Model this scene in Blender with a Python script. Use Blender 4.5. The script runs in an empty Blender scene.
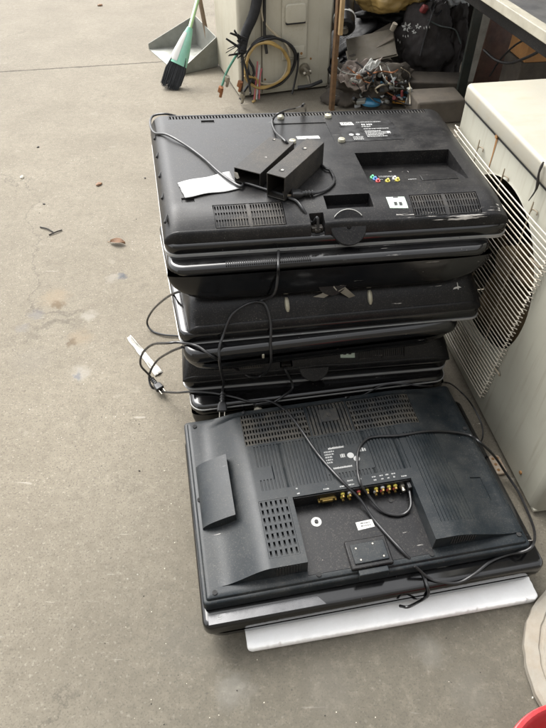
import bpy, bmesh, math, random
from mathutils import Vector, Matrix
random.seed(7)
S = bpy.context.scene
COL = S.collection
R = math.radians

# ------------------------------------------------------------------ camera
F, PITCH, CAMH, IW, IH = 600.0, R(45.7), 1.5, 546.0, 728.0
cd = bpy.data.cameras.new('camera'); cam = bpy.data.objects.new('camera', cd); COL.objects.link(cam)
cd.sensor_fit = 'VERTICAL'; cd.sensor_height = 24.0; cd.lens = 24.0 * F / IH
cd.clip_start = 0.01; cd.clip_end = 400
cam.location = (0, 0, CAMH); cam.rotation_euler = (math.pi / 2 - PITCH, 0, 0)
S.camera = cam
cP, sP = math.cos(PITCH), math.sin(PITCH)

def ray(u, v):
    x = (u - IW / 2) / F; y = (IH / 2 - v) / F
    return Vector((x, cP + y * sP, -sP + y * cP))
def at(u, v, z):
    d = ray(u, v); return Vector((0, 0, CAMH)) + d * ((z - CAMH) / d.z)
def aty(u, v, y):
    d = ray(u, v); return Vector((0, 0, CAMH)) + d * (y / d.y)

# ------------------------------------------------------------------ materials
def nt(name):
    m = bpy.data.materials.new(name); m.use_nodes = True
    t = m.node_tree; b = t.nodes['Principled BSDF']; return m, t, b
def node(t, kind, **kw):
    n = t.nodes.new(kind)
    for k, v in kw.items(): setattr(n, k, v)
    return n
def noise(t, vec, scale, detail=4, rough=.6):
    n = node(t, 'ShaderNodeTexNoise'); n.inputs['Scale'].default_value = scale
    n.inputs['Detail'].default_value = detail; n.inputs['Roughness'].default_value = rough
    t.links.new(vec, n.inputs['Vector']); return n.outputs['Fac']
def ramp(t, fac, stops):
    r = node(t, 'ShaderNodeValToRGB'); e = r.color_ramp.elements
    while len(e) < len(stops): e.new(.5)
    for i, (p, c) in enumerate(stops):
        e[i].position = p; e[i].color = (c, c, c, 1) if isinstance(c, (int, float)) else (*c, 1)
    t.links.new(fac, r.inputs['Fac']); return r.outputs['Color']
def mix(t, fac, a, b, mode='MIX'):
    n = node(t, 'ShaderNodeMix', data_type='RGBA', blend_type=mode)
    for s, v in ((0, fac), (6, a), (7, b)):
        if isinstance(v, (int, float)) and s == 0: n.inputs[0].default_value = v
        elif isinstance(v, (tuple, list)): n.inputs[s].default_value = (*v[:3], 1)
        else: t.links.new(v, n.inputs[s])
    return n.outputs[2]
def math_(t, op, a, b=None):
    n = node(t, 'ShaderNodeMath', operation=op)
    for i, v in enumerate((a, b)):
        if v is None: continue
        if isinstance(v, (int, float)): n.inputs[i].default_value = v
        else: t.links.new(v, n.inputs[i])
    return n.outputs[0]
def bump(t, b, h, strength=.3, dist=.002):
    n = node(t, 'ShaderNodeBump'); n.inputs['Strength'].default_value = strength
    n.inputs['Distance'].default_value = dist
    t.links.new(h, n.inputs['Height']); t.links.new(n.outputs['Normal'], b.inputs['Normal'])

def plain(name, col, rough=.5, metal=0., var=.15, scale=14, dirt=None, dirt_amt=.5, fine=0., coat=0., rvar=.15, dscale=6):
    k_ = 1. if 'foam board' in name else .74
    col = tuple(x * k_ for x in col); dirt = tuple(x * k_ for x in dirt) if dirt else None
    m, t, b = nt(name)
    tc = node(t, 'ShaderNodeTexCoord').outputs['Object']
    n1 = noise(t, tc, scale, 5)
    c = mix(t, ramp(t, n1, [(.3, 0.), (.7, 1.)]), tuple(x * (1 - var) for x in col), tuple(min(1, x * (1 + var)) for x in col))
    if dirt:
        n2 = noise(t, tc, dscale, 8, .72)
        c = mix(t, ramp(t, n2, [(.5 - .12 * dirt_amt - .05, 0.), (.82, min(1., dirt_amt * 1.3))]), c, dirt)
    t.links.new(c, b.inputs['Base Color'])
    n3 = noise(t, tc, scale * 2.3, 5)
    rr = ramp(t, n3, [(.25, max(0.02, rough - rvar)), (.75, min(1, rough + rvar))])
    t.links.new(rr, b.inputs['Roughness'])
    b.inputs['Metallic'].default_value = metal
    b.inputs['Coat Weight'].default_value = coat
    if fine: bump(t, b, noise(t, tc, 700 if fine < .5 else 90, 3), fine, .001)
    return m

def black_plastic(name, col, rough, dust=(.16, .145, .12), dust_amt=.25, scuffs=(), gloss=False):
    """moulded plastic with settled dust on upward faces, smears and scratches"""
    col = tuple(x * .74 for x in col); dust = tuple(x * .74 for x in dust)
    m, t, b = nt(name)
    tco = node(t, 'ShaderNodeTexCoord'); tc = tco.outputs['Object']
    geo = node(t, 'ShaderNodeNewGeometry')
    n1 = noise(t, tc, 9, 8, .7); n2 = noise(t, tc, 60, 5, .6)
    c = mix(t, ramp(t, n1, [(.3, 0.), (.7, 1.)]), tuple(x * .85 for x in col), tuple(x * 1.2 for x in col))
    d = ramp(t, n1, [(.42, 0.), (.8, dust_amt)])
    d = mix(t, 1.0, d, ramp(t, n2, [(.3, .4), (.7, 1.)]), 'MULTIPLY')
    c = mix(t, d, c, dust)
    # pale specks of grit
    v = node(t, 'ShaderNodeTexVoronoi'); v.inputs['Scale'].default_value = 70; t.links.new(tc, v.inputs['Vector'])
    sp = ramp(t, v.outputs['Distance'], [(.03, 1.), (.07, 0.)])
    sp = mix(t, 1.0, sp, ramp(t, noise(t, tc, 11, 3), [(.55, 0.), (.66, 1.)]), 'MULTIPLY')
    c = mix(t, sp, c, (.3, .28, .24))
    gr = mix(t, 1., ramp(t, noise(t, tc, 330, 2, .5), [(.56, 0.), (.70, .34 if not gloss else .04)]), ramp(t, n1, [(.3, .25), (.65, 1.)]), 'MULTIPLY')
    c = mix(t, gr, c, dust)
    rb = ramp(t, n1, [(.25, max(.03, rough - .07)), (.8, min(1, rough + .16))])
    if scuffs:
        mx = None
        for (lo, hi, stretch, thr) in scuffs:
            mp = node(t, 'ShaderNodeMapping'); mp.inputs['Scale'].default_value = stretch
            t.links.new(tc, mp.inputs['Vector'])
            ns = ramp(t, noise(t, mp.outputs['Vector'], 1, 5, .6), [(thr, 0.), (thr + .03, 1.)])
            sx = node(t, 'ShaderNodeSeparateXYZ'); t.links.new(tc, sx.inputs[0])
            f = ns
            for ax, (l, h) in enumerate(zip(lo, hi)):
                if l is None: continue
                a = math_(t, 'GREATER_THAN', sx.outputs[ax], l); g = math_(t, 'LESS_THAN', sx.outputs[ax], h)
                f = math_(t, 'MULTIPLY', f, math_(t, 'MULTIPLY', a, g))
            mx = f if mx is None else math_(t, 'MAXIMUM', mx, f)
        c = mix(t, mx, c, (.42, .4, .37))
    t.links.new(c, b.inputs['Base Color']); t.links.new(rb, b.inputs['Roughness'])
    b.inputs['Specular IOR Level'].default_value = .55 if gloss else .24
    bump(t, b, noise(t, tc, 900 if not gloss else 25, 3), .12 if not gloss else .02, .0006 if not gloss else .002)
    return m

MAT = {}
MAT['matte'] = black_plastic('black matte plastic', (.0085, .0085, .0095), .36, dust_amt=.12,
        scuffs=[((None,) * 3, (None,) * 3, (6, 200, 40), .735), ((None,) * 3, (None,) * 3, (160, 7, 40), .745), ((.60, -.01, None), (.88, .05, None), (7, 160, 60), .57), ((.60, .20, None), (.86, .28, None), (40, 60, 60), .68)])
MAT['matte_plain'] = black_plastic('black satin plastic', (.0075, .0075, .0085), .32, dust_amt=.07,
        scuffs=[((.5, -.05, None), (.8, .1, None), (9, 130, 60), .68)])
MAT['grey'] = black_plastic('blue grey plastic', (.0095, .0137, .0172), .37, dust=(.14, .13, .11), dust_amt=.32, scuffs=[((None,) * 3, (None,) * 3, (5, 190, 40), .735), ((None,) * 3, (None,) * 3, (150, 6, 40), .745)])
MAT['grey_dusty'] = black_plastic('dusty grille plastic', (.018, .02, .022), .55, dust=(.18, .15, .105), dust_amt=.75)
MAT['gloss'] = black_plastic('piano black plastic', (.004, .004, .0045), .07, dust_amt=.05, gloss=True,
        scuffs=[((.45, None, None), (.85, None, None), (8, 150, 150), .69)])
MAT['screen'] = plain('dark screen', (.012, .012, .014), .25, fine=0)
MAT['vent'] = black_plastic('vent bar plastic', (.02, .02, .021), .45, dust=(.2, .175, .14), dust_amt=.6)
MAT['dark'] = plain('dark recess', (.008, .008, .008), .8)
MAT['chrome'] = plain('dull silver trim', (.42, .42, .41), .35, .3, var=.1)
MAT['cord'] = plain('black rubber cord', (.012, .012, .013), .42, fine=.1)
MAT['brass'] = plain('gold plated metal', (.42, .29, .09), .4, .9, dirt=(.08, .07, .05), dirt_amt=.4)
MAT['tin'] = plain('nickel metal', (.5, .47, .4), .38, .9, dirt=(.25, .18, .1), dirt_amt=.3)
MAT['screw'] = plain('pale zinc screw', (.5, .48, .38), .5, .5, dirt=(.25, .22, .15))
MAT['paper'] = plain('white paper', (.42, .42, .415), .8, var=.04, fine=.6)
MAT['label'] = plain('white label', (.55, .55, .52), .6, var=.06, dirt=(.4, .37, .3), dirt_amt=.25)
MAT['greenlabel'] = plain('pale green label', (.55, .66, .56), .6, var=.06)
MAT['print'] = plain('pale print', (.42, .42, .41), .7)
MAT['ink'] = plain('black ink', (.03, .03, .03), .7)
MAT['plate'] = plain('black rating plate', (.011, .011, .012), .35)
MAT['foam'] = plain('white foam board', (.91, .91, .90), .85, var=.03, dirt=(.55, .52, .45), dirt_amt=.3, fine=.6)
MAT['tube'] = black_plastic('black sheet steel', (.018, .017, .016), .5, dust=(.2, .17, .13), dust_amt=.35, scuffs=[((None,) * 3, (None,) * 3, (30, 50, 50), .72)])
MAT['cream'] = plain('cream painted steel', (.56, .53, .43), .5, var=.06, scale=3, dirt=(.33, .27, .17), dirt_amt=.4, dscale=2.2, fine=.0)
MAT['acside'] = plain('grey white painted steel', (.405, .395, .325), .45, var=.05, scale=3, dirt=(.33, .31, .26), dirt_amt=.35, dscale=4)
def streaks(name, amt, col, sc=(60, 60, 3)):
    m = MAT[name]; t = m.node_tree; b = t.nodes['Principled BSDF']; tc = node(t, 'ShaderNodeTexCoord').outputs['Object']
    mp = node(t, 'ShaderNodeMapping'); mp.inputs['Scale'].default_value = sc; t.links.new(tc, mp.inputs['Vector'])
    f = ramp(t, noise(t, mp.outputs['Vector'], 1, 6, .6), [(.52, 0.), (.72, amt)])
    f = mix(t, 1., f, ramp(t, noise(t, tc, 3.5, 4), [(.4, 0.), (.6, 1.)]), 'MULTIPLY')
    src = b.inputs['Base Color'].links[0].from_socket
    c = mix(t, f, src, col)
    sc2 = ramp(t, noise(t, tc, 55, 8, .75), [(.66, 0.), (.70, .7)])
    c = mix(t, mix(t, 1., sc2, ramp(t, noise(t, tc, 6, 3), [(.5, 0.), (.62, 1.)]), 'MULTIPLY'), c, (.12, .09, .06))
    t.links.new(c, b.inputs['Base Color'])
streaks('acside', .55, (.14, .12, .085)); streaks('cream', .5, (.2, .16, .1))
MAT['actop'] = plain('ivory painted lid', (.345, .33, .275), .5, var=.06, scale=3, dirt=(.4, .32, .2), dirt_amt=.3, dscale=5)
streaks('actop', .4, (.25, .2, .13), (25, 8, 25))
MAT['rust'] = plain('rust streak', (.30, .15, .05), .9, var=.3)
MAT['strut'] = plain('stained wire', (.34, .28, .2), .6, var=.2)
MAT['wire'] = plain('cream coated wire', (.60, .555, .46), .45, var=.06, dirt=(.4, .28, .16), dirt_amt=.35, dscale=9)
MAT['tan'] = plain('dirty tan plastic fan', (.20, .135, .065), .6, dirt=(.05, .04, .025), dirt_amt=.7)
MAT['handle_green'] = plain('pale green stick', (.27, .42, .20), .4, var=.1)
MAT['mint'] = plain('mint plastic', (.22, .58, .42), .4, dirt=(.6, .6, .55), dirt_amt=.3)
MAT['bristle'] = plain('black bristle', (.02, .022, .025), .7)
MAT['galv'] = plain('galvanised sheet', (.36, .37, .34), .5, .5, var=.2, scale=10, dirt=(.22, .2, .16), dirt_amt=.5)
MAT['stick'] = plain('weathered wood', (.20, .14, .09), .85, var=.3, scale=20)
MAT['ycable'] = plain('amber cable', (.42, .28, .09), .4, var=.15)
MAT['beige_cable'] = plain('beige cable', (.45, .39, .28), .5)
MAT['copper'] = plain('copper pipe', (.45, .2, .1), .4, .9, dirt=(.12, .1, .07))
MAT['foamsleeve'] = plain('black foam sleeve', (.014, .014, .015), .9, fine=.7)
MAT['bagprint'] = plain('dark brown fabric bag', (.026, .021, .02), .8, var=.25, fine=.5)
MAT['yellowbag'] = plain('yellow plastic bag', (.40, .27, .09), .4, var=.25)
MAT['whitebag'] = plain('white plastic bag', (.55, .57, .58), .35, var=.15)
MAT['cloth'] = plain('crumpled pinkish sheet', (.27, .225, .195), .8, var=.2, dirt=(.16, .13, .1), dirt_amt=.5)
MAT['board'] = plain('grey brown board', (.08, .068, .048), .8, var=.2, dirt=(.13, .11, .08))
MAT['boardedge'] = plain('pale board edge', (.25, .22, .17), .8)
MAT['block'] = plain('brown cement block', (.085, .07, .052), .95, var=.3, scale=9, fine=.9)
MAT['dull'] = plain('dull black plastic', (.010, .010, .011), .6, dirt=(.03, .028, .024), dirt_amt=.3); MAT['dull'].node_tree.nodes['Principled BSDF'].inputs['Specular IOR Level'].default_value = .22
MAT['darkblue'] = plain('faded blue plastic', (.03, .10, .16), .6)
MAT['darkred'] = plain('faded red plastic', (.20, .03, .03), .6)
MAT['carton'] = plain('dirty dark carton', (.05, .04, .03), .9, var=.3, dirt=(.12, .1, .07), dirt_amt=.4)
MAT['redbrown'] = plain('red brown board', (.075, .03, .018), .6, var=.4, dirt=(.2, .13, .08), dirt_amt=.4)
MAT['steelgreen'] = plain('dark green angle iron', (.022, .03, .026), .5, var=.25, dirt=(.12, .09, .06), dirt_amt=.35)
MAT['whitewall'] = plain('stained whitewashed board', (.42, .40, .34), .9, var=.2, scale=6, dirt=(.14, .12, .09), dirt_amt=.8, dscale=5)
MAT['orange'] = plain('orange brown carton', (.33, .16, .05), .7, var=.2)
MAT['wood'] = plain('brown wood edge', (.14, .075, .03), .8, var=.4, scale=30)
MAT['woodpale'] = plain('pale wood', (.40, .27, .13), .8, var=.2)
MAT['benchtop'] = plain('grey bench top', (.09, .09, .09), .5, var=.2, dirt=(.2, .19, .17))
MAT['benchedge'] = plain('pale bench edge', (.48, .45, .36), .6, dirt=(.25, .22, .16))
MAT['blue'] = plain('blue plastic', (.03, .17, .30), .4)
MAT['red'] = plain('red plastic', (.38, .025, .03), .38, var=.12, dirt=(.5, .2, .17), dirt_amt=.2, dscale=20)
MAT['slab'] = plain('worn off white cement', (.30, .285, .245), .9, var=.12, scale=20, dirt=(.22, .16, .1), dirt_amt=.65, dscale=9, fine=.8)
MAT['leaf'] = plain('dry orange leaf', (.23, .125, .065), .7, var=.3, scale=60)
MAT['twig'] = plain('dark twig', (.03, .025, .02), .8)
MAT['film'] = plain('pale plastic film', (.62, .60, .55), .3, var=.15, scale=60)
MAT['tape'] = plain('beige tape', (.36, .34, .29), .5, dirt=(.2, .17, .12), dirt_amt=.5, dscale=25)
MAT['bone'] = plain('ivory plastic scrap', (.6, .56, .45), .6)
MAT['greenwire'] = plain('green wire', (.05, .19, .12), .5)
MAT['greycable'] = plain('grey green cable', (.05, .065, .06), .5)
MAT['pinkwire'] = plain('pink wire', (.5, .12, .14), .5)
MAT['socket'] = plain('beige socket plastic', (.45, .38, .29), .6, dirt=(.25, .12, .06), dirt_amt=.6, dscale=40)
MAT['wallgrey'] = plain('rendered wall', (.2, .19, .17), .9)
for k_, c_ in dict(pg=(.15, .6, .3), pb=(.1, .25, .6), pr=(.6, .1, .1), py=(.7, .6, .1), pw=(.7, .7, .7)).items():
    MAT[k_] = plain('socket colour ' + k_, c_, .4)

# ------------------------------------------------------------------ mesh builder
class MB:
    def __init__(s): s.v = []; s.f = []
    def add(s, vs, fs):
        o = len(s.v); s.v += [Vector(p) for p in vs]; s.f += [tuple(o + i for i in f) for f in fs]; return s
    def box(s, lo, hi, M=None):
        (a, b, c), (d, e, f) = lo, hi
        vs = [Vector(p) for p in ((a, b, c), (d, b, c), (d, e, c), (a, e, c), (a, b, f), (d, b, f), (d, e, f), (a, e, f))]
        if M is not None: vs = [M @ p for p in vs]
        return s.add(vs, [(0, 3, 2, 1), (4, 5, 6, 7), (0, 1, 5, 4), (1, 2, 6, 5), (2, 3, 7, 6), (3, 0, 4, 7)])
    def quad(s, *p): return s.add(p, [tuple(range(len(p)))])
    def loft(s, rings, cap0=True, cap1=True):
        n = len(rings[0]); vs = [p for r in rings for p in r]; fs = []
        for k in range(len(rings) - 1):
            for i in range(n):
                j = (i + 1) % n; fs.append((k * n + i, k * n + j, (k + 1) * n + j, (k + 1) * n + i))
        if cap0: fs.append(tuple(reversed(range(n))))
        if cap1: fs.append(tuple(range((len(rings) - 1) * n, len(rings) * n)))
        return s.add(vs, fs)
    def tube(s, pts, r, n=8, cap=True):
        pts = [Vector(p) for p in pts]
        rr = r if isinstance(r, (list, tuple)) else [r] * len(pts)
        rings = []; up = None
        for i, p in enumerate(pts):
            d = (pts[min(i + 1, len(pts) - 1)] - pts[max(i - 1, 0)])
            d = d.normalized() if d.length > 1e-9 else Vector((0, 0, 1))
            if up is None: up = Vector((0, 0, 1)) if abs(d.z) < .9 else Vector((1, 0, 0))
            a = d.cross(up)
            if a.length < 1e-4: a = d.cross(Vector((0, 1, 0.3)))
            a.normalize(); b = a.cross(d).normalized(); up = b
            rings.append([p + a * rr[i] * math.cos(2 * math.pi * k / n) + b * rr[i] * math.sin(2 * math.pi * k / n) for k in range(n)])
        return s.loft(rings, cap, cap)
    def cyl(s, c, axis, r0, r1, L, n=20):
        c = Vector(c); ax = Vector(axis).normalized()
        return s.tube([c, c + ax * L], [r0, r1], n)
    def build(s, name, mat, parent=None, smooth=35, bevel=0, loc=None, rot=None):
        me = bpy.data.meshes.new(name); me.from_pydata([tuple(p) for p in s.v], [], s.f)
        bm = bmesh.new(); bm.from_mesh(me); bmesh.ops.recalc_face_normals(bm, faces=bm.faces); bm.to_mesh(me); bm.free()
        me.update()
        me.materials.append(MAT[mat] if isinstance(mat, str) else mat)
        o = bpy.data.objects.new(name, me); COL.objects.link(o)
        if parent is not None: o.parent = parent
        if loc is not None: o.location = loc
        if rot is not None: o.rotation_euler = rot
        if smooth:
            me.shade_smooth(); me.set_sharp_from_angle(angle=R(smooth))
        if bevel:
            b = o.modifiers.new('bevel', 'BEVEL'); b.width = bevel; b.segments = 2; b.limit_method = 'ANGLE'; b.angle_limit = R(40)
            b.harden_normals = False
        return o

def tag(o, label, cat=None, group=None, kind=None):
    if label: o['label'] = label
    if cat: o['category'] = cat
    if group: o['group'] = group
    if kind: o['kind'] = kind
    return o
def thing(name, loc, rz=0, label=None, cat=None, group=None, rot=None):
    o = bpy.data.objects.new(name, None); COL.objects.link(o); o.empty_display_size = .05
    o.location = loc; o.rotation_euler = rot if rot else (0, 0, rz)
    return tag(o, label, cat, group)

def rrect(W, D, r, n=7, x0=0, y0=0, z=0):
    pts = []
    for cx, cy, a0 in ((W - r, r, -90), (W - r, D - r, 0), (r, D - r, 90), (r, r, 180)):
        for k in range(n + 1):
            a = R(a0 + 90 * k / n); pts.append(Vector((x0 + cx + r * math.cos(a), y0 + cy + r * math.sin(a), z)))
    return pts
def rbox(mb, W, D, r, z0, z1, bev=.006, x0=0, y0=0, seg=4):
    rings = []
    for k in range(seg + 1):
        a = R(90 * k / seg); i = bev * (1 - math.sin(a)); rings.append(rrect(W - 2 * i, D - 2 * i, max(r - i, .0005), 7, x0 + i, y0 + i, z0 + bev * (1 - math.cos(a))))
    for k in range(seg + 1):
        a = R(90 * k / seg); i = bev * (1 - math.cos(a)); rings.append(rrect(W - 2 * i, D - 2 * i, max(r - i, .0005), 7, x0 + i, y0 + i, z1 - bev * (1 - math.sin(a))))
    mb.loft(rings); return mb
def catmull(pts, n=8):
    pts = [Vector(p) for p in pts]; out = []
    P_ = [pts[0] * 2 - pts[1]] + pts + [pts[-1] * 2 - pts[-2]]
    for i in range(1, len(P_) - 2):
        a, b, c, d = P_[i - 1:i + 3]
        for k in range(n):
            t = k / n
            out.append(.5 * ((2 * b) + (c - a) * t + (2 * a - 5 * b + 4 * c - d) * t * t + (3 * b - a - 3 * c + d) * t ** 3))
    out.append(pts[-1]); return out
def ss(a, b, x):
    t = max(0., min(1., (x - a) / (b - a))); return t * t * (3 - 2 * t)

def shell(mb, W, D, m, h, zb, xb=(), yb=(), step=.014, K=7, arc=8, flip=False, p=2.0, x0=0, y0=0):
    """height-field back cover: a core rectangle whose heights come from h(x, y), rounded down to zb at the rim"""
    ml, mr, mf, mbk = m; e = .0004
    def lines(lo, hi, br):
        L = set()
        n = max(2, int((hi - lo) / step))
        for i in range(n + 1): L.add(round(lo + (hi - lo) * i / n, 5))
        for b in br:
            if lo < b < hi:
                L = {q for q in L if abs(q - b) > .0012 or q in (round(lo, 5), round(hi, 5))}
                L.add(round(b - e, 5)); L.add(round(b + e, 5))
        return sorted(L)
    xs = lines(ml, W - mr, xb); ys = lines(mf, D - mbk, yb)
    nx, ny = len(xs), len(ys)
    V = [[x, y, h(x, y)] for y in ys for x in xs]
    Fc = [(j * nx + i, j * nx + i + 1, (j + 1) * nx + i + 1, (j + 1) * nx + i) for j in range(ny - 1) for i in range(nx - 1)]
    per = []
    def corner(i, j, a0):
        for k in range(arc + 1):
            a = R(a0 + 90 * k / arc); per.append((j * nx + i, math.cos(a), math.sin(a)))
    corner(0, 0, 180)
    for i in range(1, nx - 1): per.append((i, 0, -1))
    corner(nx - 1, 0, 270)
    for j in range(1, ny - 1): per.append((j * nx + nx - 1, 1, 0))
    corner(nx - 1, ny - 1, 0)
    for i in range(nx - 2, 0, -1): per.append(((ny - 1) * nx + i, 0, 1))
    corner(0, ny - 1, 90)
    for j in range(ny - 2, 0, -1): per.append((j * nx, -1, 0))
    prev = [q[0] for q in per]; n = len(per)
    for k in range(1, K + 1):
        t = math.sin(math.pi / 2 * k / K); cur = []
        for ci, ax, ay in per:
            cx, cy, ch = V[ci]
            cur.append(len(V))
            V.append([cx + t * ax * (ml if ax < 0 else mr), cy + t * ay * (mf if ay < 0 else mbk), zb + (ch - zb) * max(0, 1 - t ** p) ** (1 / p)])
        for i in range(n):
            j = (i + 1) % n
            q = (prev[i], cur[i], cur[j], prev[j])
            if q[0] == q[3]: q = q[:3]
            Fc.append(q)
        prev = cur
    sg = -1 if flip else 1
    mb.add([(x0 + a, y0 + b, sg * c) for a, b, c in V], Fc); return mb

def bars(mb, x0, x1, y0, y1, n, h, depth=.005, fill=.5, rows=1, rowgap=.004, seg=6, top=-.0006, slant=0.):
    """the bars between the slots of a vent: they fill a recess cut into h"""
    for r_ in range(rows):
        ya = y0 + (y1 - y0) * r_ / rows; yb_ = y0 + (y1 - y0) * (r_ + 1) / rows
        p = (x1 - x0) / n
        for i in range(n + 1):
            c = x0 + p * i; w = p * fill / 2
            a = max(x0 + .0002, c - w); b = min(x1 - .0002, c + w)
            if b - a < .0004: continue
            vs = []; 
            for k in range(seg + 1):
                y = ya + (yb_ - ya) * k / seg; s_ = slant * (y - ya)
                for x, dz in ((a, -depth), (b, -depth), (b, top), (a, top)): vs.append((x + s_, y, h((x0 + x1) / 2 if False else x, y) + dz))
            fs = []
            for k in range(seg):
                for q in range(4): fs.append((k * 4 + q, k * 4 + (q + 1) % 4, (k + 1) * 4 + (q + 1) % 4, (k + 1) * 4 + q))
            mb.add(vs, fs)
    for r_ in range(rows + 1):
        y = y0 + (y1 - y0) * r_ / rows
        a, b = max(y0 + .0002, y - rowgap / 2), min(y1 - .0002, y + rowgap / 2)
        if b - a < .0005: continue
        sg = 8; vs = []
        for k in range(sg + 1):
            x = x0 + .0003 + (x1 - x0 - .0006) * k / sg
            for yy, dz in ((a, -depth), (b, -depth), (b, top + .0002), (a, top + .0002)): vs.append((x, yy, h(x, yy) + dz))
        fs = []
        for k in range(sg):
            for q in range(4): fs.append((k * 4 + q, k * 4 + (q + 1) % 4, (k + 1) * 4 + (q + 1) % 4, (k + 1) * 4 + q))
        mb.add(vs, fs)
    return mb
def inr(x, y, r): return r[0] < x < r[1] and r[2] < y < r[3]
def patch(mb, pts, h, dz, n=8):
    """thin sheet following h: a bilinear quad of four corner points, with a real edge"""
    a, b, c, d = [Vector((p[0], p[1], 0)) for p in pts]
    vs = []
    for lay in (0, 1):
        for j in range(n + 1):
            for i in range(n + 1):
                u, v = i / n, j / n
                q = a * (1 - u) * (1 - v) + b * u * (1 - v) + c * u * v + d * (1 - u) * v
                vs.append((q.x, q.y, h(q.x, q.y) + dz * (lay * .8 + .2)))
    N = n + 1; o = N * N; fs = []
    for j in range(n):
        for i in range(n):
            k = j * N + i; fs.append((o + k, o + k + 1, o + k + N + 1, o + k + N)); fs.append((k + N, k + N + 1, k + 1, k))
    edge = [(i, i + 1) for i in range(n)] + [(N * j + n, N * (j + 1) + n) for j in range(n)] + [(n * N + i + 1, n * N + i) for i in range(n)] + [(N * (j + 1), N * j) for j in range(n)]
    for i, j in edge: fs.append((i, j, o + j, o + i))
    mb.add(vs, fs); return mb
def textrows(mb, x0, x1, y, hgt, h, dz, rng, wmin=.002, wmax=.008, gap=.0015, n=1):
    x = x0
    while x < x1 - wmin:
        w = min(rng.uniform(wmin, wmax), x1 - x)
        # a word made of letter-sized ticks
        k = x
        while k < x + w:
            lw = hgt * .42; hh = hgt * rng.uniform(.75, 1.)
            mb.quad((k, y, h(k, y) + dz), (min(k + lw, x + w), y, h(k, y) + dz), (min(k + lw, x + w), y + hh, h(k, y + hh) + dz), (k, y + hh, h(k, y + hh) + dz))
            k += hgt * .58
        x += w + gap
def font(txt, size, mat, parent, loc, rot=(0, 0, 0), name='lettering', ext=.0002):
    c = bpy.data.curves.new(name, 'FONT'); c.body = txt; c.size = size; c.extrude = ext; c.align_x = 'CENTER'; c.align_y = 'CENTER'
    c.offset = size * .012
    o = bpy.data.objects.new(name, c); COL.objects.link(o); o.parent = parent; o.location = loc; o.rotation_euler = rot
    c.materials.append(MAT[mat])
    bpy.context.view_layer.update(); me = bpy.data.meshes.new_from_object(o.evaluated_get(bpy.context.evaluated_depsgraph_get()))
    m2 = bpy.data.objects.new(name, me); COL.objects.link(m2); m2.parent = parent; m2.location = loc; m2.rotation_euler = rot
    bpy.data.objects.remove(o); return m2

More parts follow.
